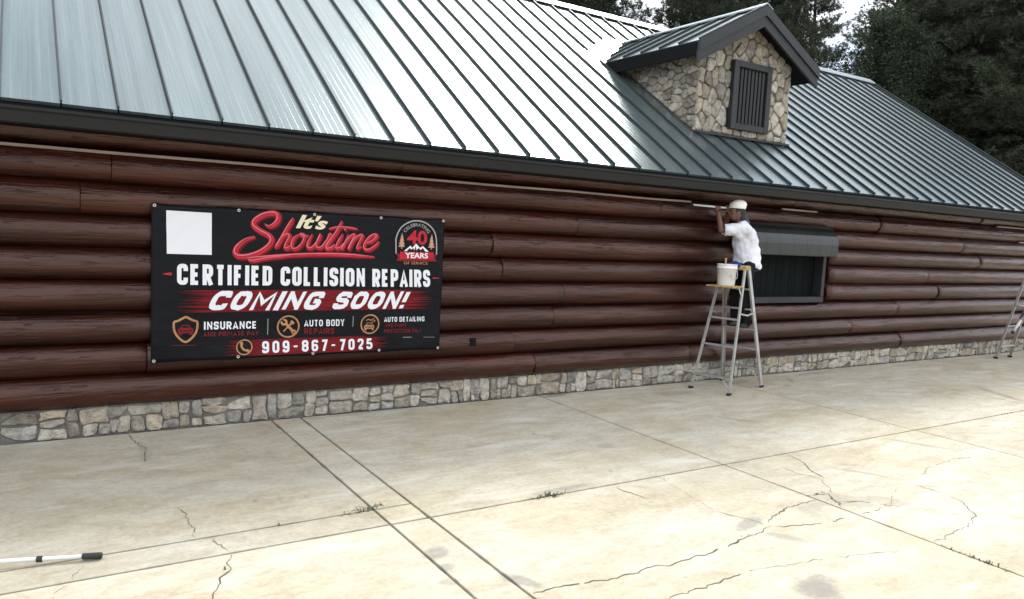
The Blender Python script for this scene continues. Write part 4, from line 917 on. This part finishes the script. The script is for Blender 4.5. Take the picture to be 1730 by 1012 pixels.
RG = mesh('rag', V, F, 'blue_cloth', None, True); RG.location = l2w(0.0, .0, 1.70); RG.rotation_euler = (0, 0, R(15)); sm = RG.modifiers.new('s', 'SOLIDIFY'); sm.thickness = .006
tag(RG, 'crumpled blue rag on the yellow ladder top in front of the painter', 'rag')
# tools at the right-hand ladder
RL = MB().tube([(0, 0, 0), (0, 0, .25)], .024, 12).build('paint_roller', 'white_pole', None, True); RL.location = (16.06, -.60, .55); RL.rotation_euler = (R(14), R(26), 0); tag(RL, 'white paint roller hanging on the ladder at the right edge', 'paint roller')
MB().tube([(0, 0, -.05), (0, 0, .0)], .030, 10).build('end_cap', 'black_grip', RL); MB().tube([(0, 0, .25), (0, 0, .30), (.03, 0, .33), (.06, 0, .28)], .006, 8).build('wire_frame', 'grommet', RL)
RG2 = mesh('rag', [(v[0], v[1], v[2]) for v in V], F, 'blue_cloth', None, True); RG2.location = (16.40, -.66, .86); RG2.rotation_euler = (0, 0, R(90)); sm = RG2.modifiers.new('s', 'SOLIDIFY'); sm.thickness = .006
tag(RG2, 'dark blue rag hanging over a rung of the right-hand ladder', 'rag')

# ------------------------------------------------------------------ painter on the ladder
def blob_mesh(name, caps, ells, m, parent, voxel=.008, smooth=4, noise_amp=0.0, cut=None):
    """tapered limbs and ellipsoids fused into one continuous skin"""
    mb = MB()
    for a, b, ra, rb in caps:
        a = Vector(a); b = Vector(b); d = (b - a); L_ = d.length; n = 14; prof = []
        for i in range(5): t = math.pi / 2 * i / 4; prof.append((ra * math.sin(t), -ra * math.cos(t)))
        for i in range(5): t = math.pi / 2 * i / 4; prof.append((rb * math.cos(t), L_ + rb * math.sin(t)))
        q = d.to_track_quat('Z', 'Y').to_matrix(); t_ = MB().lathe([(max(r, .0004), z) for r, z in prof], n=n)
        k = len(t_.V); t_.F.append(tuple(range(n - 1, -1, -1))); t_.F.append(tuple(range(k - n, k)))
        mb.add([a + q @ Vector(v) for v in t_.V], t_.F)
    for c, r, rz_, ry_ in ells:
        bm = bmesh.new(); bmesh.ops.create_icosphere(bm, subdivisions=3, radius=1.0)
        Mx = Matrix.Translation(c) @ Matrix.Rotation(rz_, 4, 'Z') @ Matrix.Rotation(ry_, 4, 'Y') @ Matrix.Diagonal((*r, 1)); bm.transform(Mx); mb.bm(bm)
    o = mb.build(name, m, parent, True)
    r = o.modifiers.new('r', 'REMESH'); r.mode = 'VOXEL'; r.voxel_size = voxel; r.use_smooth_shade = True
    s = o.modifiers.new('s', 'SMOOTH'); s.factor = .5; s.iterations = smooth
    bpy.context.view_layer.update(); me = bpy.data.meshes.new_from_object(o.evaluated_get(bpy.context.evaluated_depsgraph_get())); o.modifiers.clear(); o.data = me
    if cut or noise_amp:
        bm = bmesh.new(); bm.from_mesh(me)
        if cut:
            for co, no in cut: bmesh.ops.bisect_plane(bm, geom=bm.verts[:] + bm.edges[:] + bm.faces[:], plane_co=co, plane_no=no, clear_outer=True)
        bm.normal_update()
        for v in bm.verts:
            if noise_amp: 
                c = v.co; f_ = noise.noise((c.x * 6 + c.z * 9, c.y * 9, c.z * 5 - c.x * 8)) + .5 * noise.noise((c.x * 17, c.y * 17, c.z * 12)) + .55 * math.sin(48 * (c.z * .75 - c.x * .8 + c.y * .3) + 4 * noise.noise((c.x * 5, c.y * 5, c.z * 4))) * max(0, noise.noise((c.x * 7, c.y * 7, c.z * 6 + 3)) + .3); v.co = c + v.normal * noise_amp * f_
        bm.to_mesh(me); bm.free()
    me.polygons.foreach_set('use_smooth', [True] * len(me.polygons))
    if not me.materials: me.materials.append(MATS[m])
    return o
PX = Vector((8.43, -.47, .832))                      # feet on the third step
PR = empty('person', PX); tag(PR, 'painter in white shirt, black trousers and pale cap standing on the ladder', 'person')
W2 = lambda p: Vector(p) - PX
Fd = Vector((-.88, .47, 0)); Lf = Vector((-.47, -.88, 0))
pel = W2((8.45, -.47, 1.70)); wst = W2((8.43, -.465, 1.86)); chs = W2((8.41, -.46, 2.08)); nk = W2((8.335, -.445, 2.255)); hdc = W2((8.235, -.435, 2.425))
shl = W2((8.245, -.60, 2.195)); shr = W2((8.44, -.30, 2.19)); ell = W2((8.005, -.39, 2.165)); elr = W2((8.315, -.17, 2.17))
wrl = W2((8.005, -.315, 2.395)); wrr = W2((8.235, -.275, 2.40))
hl = W2((7.995, -.300, 2.458)); hr = W2((8.175, -.335, 2.470)); tip = W2((7.585, -.21, 2.485))
pd = (tip - hr).normalized()
hipl = pel + Lf * .09 + Vector((0, 0, -.02)); hipr = pel - Lf * .09 + Vector((0, 0, -.02))
kl = W2((8.36, -.57, 1.27)); kr = W2((8.40, -.36, 1.27)); anl = W2((8.44, -.57, .92)); anr = W2((8.47, -.36, .92))
caps = [(pel, wst, .135, .125), (wst, chs, .125, .15), (chs, nk, .14, .075), (nk - Vector((0, 0, .04)), hdc, .058, .055),
        (shl, ell, .056, .044), (shr, elr, .056, .044), (ell, wrl, .044, .029), (elr, wrr, .044, .029), (nk, shl, .07, .062), (nk, shr, .07, .062), (chs, shl, .10, .06), (chs, shr, .10, .06),
        (hipl, kl, .092, .062), (hipr, kr, .092, .062), (kl, anl, .060, .040), (kr, anr, .060, .040)]
ry = R(-8)
fa = math.atan2(Fd.y, Fd.x)
ells = [(hdc, (.098, .076, .118), fa, 0), (hdc + Fd * .035 + Vector((0, 0, -.055)), (.062, .056, .070), fa, 0), (hdc + Fd * .10 + Vector((0, 0, -.02)), (.022, .013, .022), fa, 0),
        (hdc + Fd * .092 + Vector((0, 0, -.065)), (.014, .024, .012), fa, 0), (hdc + Lf * .076 + Vector((0, 0, -.012)), (.020, .010, .032), fa, 0), (hdc - Lf * .076 + Vector((0, 0, -.012)), (.020, .010, .032), fa, 0),
        (hdc + Fd * .088 + Vector((0, 0, .018)), (.016, .055, .010), fa, 0)]
# hands: palm and five bent fingers closed round the pole
def hand(wr, c, side):
    up = (c - wr).normalized(); ax = pd; out = up.cross(ax).normalized() * side; palm = c - out * .030 - up * .012
    caps.append((wr, palm - up * .02, .027, .026)); ells.append((palm, (.042, .018, .042), math.atan2(ax.y, ax.x), 0))
    for i in range(4):
        o_ = ax * (.030 - .020 * i); ln = (.95, 1.0, .96, .82)[i]; r = .0088
        k0 = palm + o_ + up * .028 * ln; k1 = c + o_ + up * .036 * ln - out * .004; k2 = c + o_ + up * .018 * ln + out * .032; k3 = c + o_ - up * .016 + out * .028
        caps.extend([(palm + o_ * .8, k0, .0115, .0100), (k0, k1, .0100, r), (k1, k2, r, r), (k2, k3, r, r * .85)])
    t0 = palm + ax * .034 - up * .010; t1 = c + ax * .042 - up * .034 + out * .002; t2 = c + ax * .026 - up * .030 + out * .028
    caps.extend([(t0, t1, .0125, .0105), (t1, t2, .0105, .0085)])
hand(wrl, hl, 1); hand(wrr, hr, -1)
body = blob_mesh('body', caps, ells, 'skin', PR, .0065, 2)
for s in (1, -1):
    MB().bm((lambda b: (bmesh.ops.create_uvsphere(b, u_segments=10, v_segments=8, radius=.009), b)[1])(bmesh.new())).build('eye', 'hair', PR, True).location = hdc + Fd * .088 + Lf * .031 * s + Vector((0, 0, .002))
sc_ = [(pel + Vector((0, 0, .04)), wst, .168, .158), (wst, chs, .158, .172), (chs, nk - Vector((0, 0, .03)), .165, .088), (nk - Vector((0, 0, .03)), shl, .085, .082), (nk - Vector((0, 0, .03)), shr, .085, .082), (chs, shl, .125, .085), (chs, shr, .125, .085),
       (shl, shl.lerp(ell, .90), .088, .082), (shr, shr.lerp(elr, .88), .085, .074), (chs + Vector((0, 0, -.06)), shl.lerp(ell, .3) - Vector((0, 0, .03)), .12, .075), (pel + Vector((.02, 0, .0)) - Fd * .05, chs - Fd * .02, .16, .15)]
shirt = blob_mesh('shirt', sc_, [], 'shirt', PR, .009, 4, .018, [(pel + Vector((0, 0, -.035)), (-.22, -.05, -.9)), (shl.lerp(ell, .86), (ell - shl).normalized())])
so = shirt.modifiers.new('t', 'SOLIDIFY'); so.thickness = .005
tr_ = [(pel + Vector((0, 0, .02)), pel - Vector((0, 0, .02)), .148, .140), (hipl, kl, .108, .080), (hipr, kr, .108, .080), (kl, anl - Vector((0, 0, .02)), .079, .062), (kr, anr - Vector((0, 0, .02)), .079, .062)]
trs = blob_mesh('trousers', tr_, [], 'trousers', PR, .010, 3, .008, None)
for a in (anl, anr):
    fwd = Vector((-.966, -.259, 0)); b = a + fwd * .13; z_ = -.0
    blob_mesh('shoe', [(Vector((a.x, a.y, .042)) - fwd * .04, Vector((b.x, b.y, .036)), .043, .037), (Vector((a.x, a.y, .045)), Vector((a.x, a.y, .10)), .046, .046)], [], 'shoe', PR, .008, 2, 0, [((0, 0, .006), (0, 0, -1))])
blob_mesh('hair', [(hdc - Fd * .05 + Vector((0, 0, .0)), hdc - Fd * .075 + Vector((0, 0, -.09)), .075, .055)], [(hdc - Fd * .012 + Vector((0, 0, .012)), (.098, .083, .105), fa, 0)], 'hair', PR, .009, 2, .004, [(hdc + Fd * .045, Fd)])
blob_mesh('cap', [], [(hdc - Fd * .004 + Vector((0, 0, .070)), (.120, .108, .092), fa, R(6)), (hdc - Fd * .025 + Vector((0, 0, .095)), (.105, .100, .068), fa, R(4))], 'cap_cloth', PR, .008, 2, .004, [(hdc + Vector((0, 0, .040)), (-.05, 0, -1))])
blob_mesh('collar', [(nk - Fd * .055 + Lf * .05 + Vector((0, 0, .02)), nk - Fd * .065 - Lf * .05 + Vector((0, 0, .02)), .045, .045), (nk - Fd * .075, nk - Fd * .04 + Vector((0, 0, .09)), .050, .045)], [], 'collar_cloth', PR, .010, 3, .004)
# the spray pole the painter holds up
SPL = MB().tube([hr - pd * .07, hr + pd * .02, tip - pd * .03], .0135, 12).build('spray_pole', 'white_pole', None, True); SPL.location = PX
tag(SPL, 'short pale spray pole held up to the top logs by the painter', 'spray pole')
MB().tube([tip - pd * .03, tip + pd * .012], [.016, .010], 10).build('nozzle', 'black_grip', SPL); MB().tube([hr - pd * .15, hr - pd * .06], .017, 10).build('grip', 'black_grip', SPL)

# ------------------------------------------------------------------ extension pole on the ground, lower left
gp0 = Vector((.372, -2.792, .022)); gp1 = Vector((-1.30, -2.405, .075)); gd = (gp1 - gp0).normalized()
EP = MB().tube([gp0 + gd * .10, gp1], .0125, 12).build('extension_pole', 'white_pole', None, True); tag(EP, 'white extension pole with black grip lying on the concrete, lower left', 'pole')
MB().tube([gp0, gp0 + gd * .008, gp0 + gd * .095, gp0 + gd * .105], [.016, .019, .019, .016], 14).build('grip', 'black_grip', EP); MB().tube([gp0 + gd * .305, gp0 + gd * .335], .018, 12).build('locking_collar', 'black_grip', EP)
MB().tube([gp1 - gd * .02, gp1 + gd * .2 + Vector((0, 0, -.045))], .02, 10).build('roller_end', 'black_grip', EP)

# ------------------------------------------------------------------ weeds in the joints
def weed(x, y, n, ln, spread, ang, label):
    rnd = random.Random(int(x * 100 + y * 31)); V = []; F = []
    for i in range(n):
        t = rnd.gauss(0, .5) * spread; bx_, by_ = t * math.cos(R(ang)), t * math.sin(R(ang)); a = rnd.uniform(0, 6.28); l = ln * rnd.uniform(.35, 1.1); el = rnd.uniform(.15, 1.2); w = rnd.uniform(.002, .0045)
        d = Vector((math.cos(a) * math.cos(el), math.sin(a) * math.cos(el), math.sin(el))); s = Vector((-math.sin(a), math.cos(a), 0)) * w; p = Vector((bx_ + rnd.uniform(-.004, .004), by_ + rnd.uniform(-.004, .004), -.012)); b = len(V)
        m1 = p + d * l * .55; e = p + d * l + Vector((0, 0, -l * .25)); V += [p - s, p + s, m1 + s * .9, m1 - s * .9, e]; F += [(b, b + 1, b + 2, b + 3), (b + 3, b + 2, b + 4)]
        for q in range(2):                                                    # side leaflets
            c = p.lerp(m1, rnd.uniform(.4, 1)); a2 = a + rnd.choice((-1, 1)) * rnd.uniform(.6, 1.4); dd = Vector((math.cos(a2), math.sin(a2), .35)) * l * .28; ss = Vector((-dd.y, dd.x, 0)) * .22; b = len(V); V += [c, c + dd * .5 + ss, c + dd, c + dd * .5 - ss]; F.append((b, b + 1, b + 2, b + 3))
    o = mesh('weed', V, F, 'weed'); o.location = (x, y, 0); return tag(o, label, 'weed', 'weeds growing in the pavement joints')
weed(2.04, -2.71, 60, .085, .16, 10, 'green weed tuft at the crossing of the narrow concrete strips')
weed(3.44, -3.03, 60, .085, .13, 0, 'weeds in the long joint between the banner side slabs, centre of the pavement')
weed(5.45, -3.93, 34, .045, .13, -5, 'low weeds where cracks meet the joint, right of centre')
weed(5.36, -5.30, 65, .055, .16, 90, 'dense weed clump in the joint at the lower right')
weed(5.365, -5.08, 22, .045, .10, 90, 'small weed sprig just above the lower right weed clump')
weed(4.21, -4.27, 18, .035, .10, -10, 'tiny weeds in the long crack below the grey patch')
weed(10.59, -3.03, 26, .05, .25, 0, 'flat weeds in the long joint near the right edge')
weed(1.45, -2.73, 14, .045, .12, 0, 'sparse weeds in the left narrow strip joint')
weed(0.99, -3.20, 12, .05, .08, 60, 'tiny weeds in the crack near the lower left strip')
weed(5.78, -4.35, 14, .035, .05, 0, 'single tiny weed in the crack right of the joint')

# ------------------------------------------------------------------ trees behind the building
def pine_mesh(seed, H, crown0, rad, nb, tufts):
    rng = np.random.default_rng(seed); tr = MB(); pts = []; n = 12; bend = rng.uniform(-.25, .25, 2)
    for i in range(n + 1):
        t = i / n; pts.append((bend[0] * t * t * 2, bend[1] * t * t * 2, H * t))
    tr.tube(pts, [max(.02, .27 * (1 - i / n) ** .8 * H / 16) for i in range(n + 1)], 9)
    TV = []; nv = []
    def axis(z): t = z / H; return np.array((bend[0] * t * t * 2, bend[1] * t * t * 2, z))
    P = []; D = []; Sz = []
    for b in range(nb):
        t = rng.uniform(0, 1) ** .9; z = crown0 + (H - crown0) * t; L_ = rad * ((1 - t) ** .75 * (0.45 + .75 * min(1, t * 5)) + .10) * rng.uniform(.65, 1.2); a = rng.uniform(0, 2 * math.pi)
        rise = rng.uniform(-.25, .25) + t * .5; d = np.array((math.cos(a), math.sin(a), rise)); base = axis(z); tip_ = base + d * L_ + np.array((0, 0, -.06 * L_ * L_ * .4)); mid = base + d * L_ * .5 + np.array((0, 0, .03))
        tr.tube([base, mid, tip_], [max(.012, .03 * L_ / 2), .016, .006], 5)
        m_ = int(tufts * (L_ / rad) + 3); s = rng.uniform(.22, 1.03, m_); s = np.sort(s)[:, None]
        c = base * (1 - s) ** 2 + 2 * mid * s * (1 - s) + tip_ * s ** 2
        side = np.array((-math.sin(a), math.cos(a), 0)); sp = (.32 * L_ * np.sin(np.clip(s, 0, 1) * math.pi * .85 + .25)) * rng.uniform(-1, 1, (m_, 1)); c = c + side * sp + rng.normal(0, .07, (m_, 3)) + np.array((0, 0, 1)) * rng.uniform(-.05, .18, (m_, 1))
        dd = d[None, :] * .7 + side * np.sign(sp) * .5 + np.array((0, 0, .45)); P.append(c); D.append(dd / np.linalg.norm(dd, axis=1)[:, None])
    P = np.concatenate(P); D = np.concatenate(D); K = 22; m_ = len(P)
    dirs = D[:, None, :] * rng.uniform(.1, 1.0, (m_, K, 1)) + rng.normal(0, .62, (m_, K, 3)); dirs /= np.linalg.norm(dirs, axis=2)[..., None]
    ln = rng.uniform(.12, .25, (m_, K, 1)); sd2 = np.cross(dirs, rng.normal(0, 1, (m_, K, 3))); sd2 /= np.linalg.norm(sd2, axis=2)[..., None]; w = rng.uniform(.0075, .0135, (m_, K, 1))
    b = np.repeat(P[:, None, :], K, 1); v = np.stack([b - sd2 * w, b + sd2 * w, b + dirs * ln], 2).reshape(-1, 3)
    return tr, v, 3
def leafy_mesh(seed, H, crown0, rad, nb, per):
    rng = np.random.default_rng(seed); tr = MB(); tr.tube([(0, 0, 0), (.1, 0, H * .5), (.05, .1, H * .95)], [.17, .10, .02], 9); P = []
    for b in range(nb):
        t = rng.uniform(0, 1); z = crown0 + (H - crown0) * t * .9; a = rng.uniform(0, 6.28); L_ = rad * (math.sin(math.pi * min(1, t * .82 + .16)) ** .7) * rng.uniform(.55, 1.1); d = np.array((math.cos(a), math.sin(a), rng.uniform(.5, 1.1))); base = np.array((.06, .03, z)); tp = base + d * L_
        tr.tube([base, (base + tp) / 2 + (0, 0, -.08), tp], [.03, .018, .005], 5); s = rng.uniform(.25, 1.05, (per, 1)); P.append(base + (tp - base) * s + rng.normal(0, .20, (per, 3)))
    P = np.concatenate(P); m_ = len(P); u = rng.normal(0, 1, (m_, 3)); u /= np.linalg.norm(u, axis=1)[:, None]; w = np.cross(u, rng.normal(0, 1, (m_, 3))); w /= np.linalg.norm(w, axis=1)[:, None]; l = rng.uniform(.032, .060, (m_, 1))
    v = np.stack([P - u * l, P + w * l * .62, P + u * l, P - w * l * .62], 1).reshape(-1, 3); return tr, v, 4
def leafmesh(name, v, k, m):
    me = bpy.data.meshes.new(name); n = len(v) // k; me.vertices.add(len(v)); me.vertices.foreach_set('co', v.astype(np.float32).ravel()); me.loops.add(len(v)); me.loops.foreach_set('vertex_index', np.arange(len(v), dtype=np.int32))
    me.polygons.add(n); me.polygons.foreach_set('loop_start', np.arange(0, len(v), k, dtype=np.int32)); me.polygons.foreach_set('loop_total', np.full(n, k, np.int32)); me.update(calc_edges=True); me.materials.append(MATS[m]); return me
def proto(fn, m, *a):
    tr, v, k = fn(*a); t = tr.build('tmp', 'bark', None, True); tm = t.data; bpy.data.objects.remove(t); return tm, leafmesh('crown', v, k, m)
PROT = {'a': proto(pine_mesh, 'needles', 1, 17, 2.0, 3.1, 190, 50), 'b': proto(pine_mesh, 'needles', 2, 15, 1.3, 3.4, 180, 54), 'c': proto(pine_mesh, 'needles', 3, 19, 2.2, 2.8, 200, 46), 'l': proto(leafy_mesh, 'leaves', 4, 11, 1.5, 2.3, 120, 260)}
def tree(kind, az, dist, sc, rz, label, nm='pine_tree', top=None):
    o = empty(nm, (dist * math.sin(R(az)), -CAM_D + dist * math.cos(R(az)), -.16), rz); tag(o, label, 'tree', 'pines behind the building' if kind != 'l' else 'leafy trees behind the building')
    zs = sc if kind == 'l' else min(sc, (2.2 + dist * math.tan(R(19.0 if az > 52 else 23))) / {'a': 17, 'b': 15, 'c': 19}[kind])     # pine tops, out of view, capped so the roof reflects sky, not trees
    share('trunk', PROT[kind][0], o, sc=(sc, sc, zs)); share('crown', PROT[kind][1], o, sc=(sc, sc, zs))
TREES = [('a', 30.5, 34, 1.1, 'pine behind the ridge, leftmost of the dark trees'), ('b', 33.6, 33, 1.15, 'dark bushy pine behind the ridge, above the bright roof'), ('b', 36.6, 35, 1.1, 'bushy pine behind the ridge left of the dormer'), ('c', 38.4, 39, 1.15, 'tall pine just left of the white sky gap over the ridge'),
         ('c', 43.8, 38, 1.1, 'slender pine just right of the sky gap over the ridge'), ('b', 46.0, 34, 1.1, 'bushy pine standing behind the dormer peak'), ('a', 48.8, 37, 1.2, 'dark pine directly behind the dormer right slope'), ('b', 51.4, 36, 1.0, 'dark pine between the dormer and the right sky gap'), ('c', 53.2, 43, .95, 'pine beside the bright sky gap right of the dormer'),
         ('l', 54.4, 38, .95, 'small pale green tree under the bright sky gap'), ('l', 57.4, 37, 1.15, 'pale green leafy tree right of the sky gap'), ('l', 55.9, 45, .9, 'farther pale green tree low in the bright sky gap'), ('a', 59.6, 41, 1.45, 'broad dark pine above the right roof edge'), ('b', 62.3, 40, 1.5, 'large pine above the roof near the right edge'),
         ('b', 65.4, 41, 1.55, 'pine cut off by the right edge of the picture'), ('a', 68.6, 42, 1.5, 'pine beyond the right edge of the picture'), ('a', 61.0, 50, 1.5, 'farther pine between the two large right-hand pines'), ('c', 58.4, 50, 1.4, 'tall distant pine behind the pale leafy tree'), ('b', 32.0, 46, 1.3, 'distant pine behind the ridge on the left'),
         ('a', 47.4, 50, 1.3, 'distant pine behind the dormer'), ('b', 50.4, 52, 1.3, 'distant pine behind the dormer right slope'), ('c', 64.0, 51, 1.6, 'distant pine behind the right roof corner'), ('b', 35.2, 48, 1.3, 'distant pine left of the sky gap over the ridge'), ('b', 41.2, 52, .60, 'short distant pine below the sky gap over the ridge'), ('a', 67.0, 52, 1.6, 'far pine beyond the right edge'), ('b', 62.6, 62, 1.8, 'farthest pine seen through the right-hand pines'), ('b', 59.6, 64, 1.7, 'farthest pine behind the broad dark pine'), ('a', 65.8, 63, 1.8, 'farthest pine at the right edge'),
         ('b', 45.2, 60, 1.5, 'farthest pine behind the dormer peak'), ('a', 33.4, 58, 1.5, 'farthest pine behind the ridge on the left'), ('a', 37.2, 60, 1.5, 'farthest pine just left of the sky gap')]
for i, (k_, az, di, sc, lb) in enumerate(TREES): tree(k_, az, di, sc, i * 2.1, lb, 'pine_tree' if k_ != 'l' else 'leafy_tree')
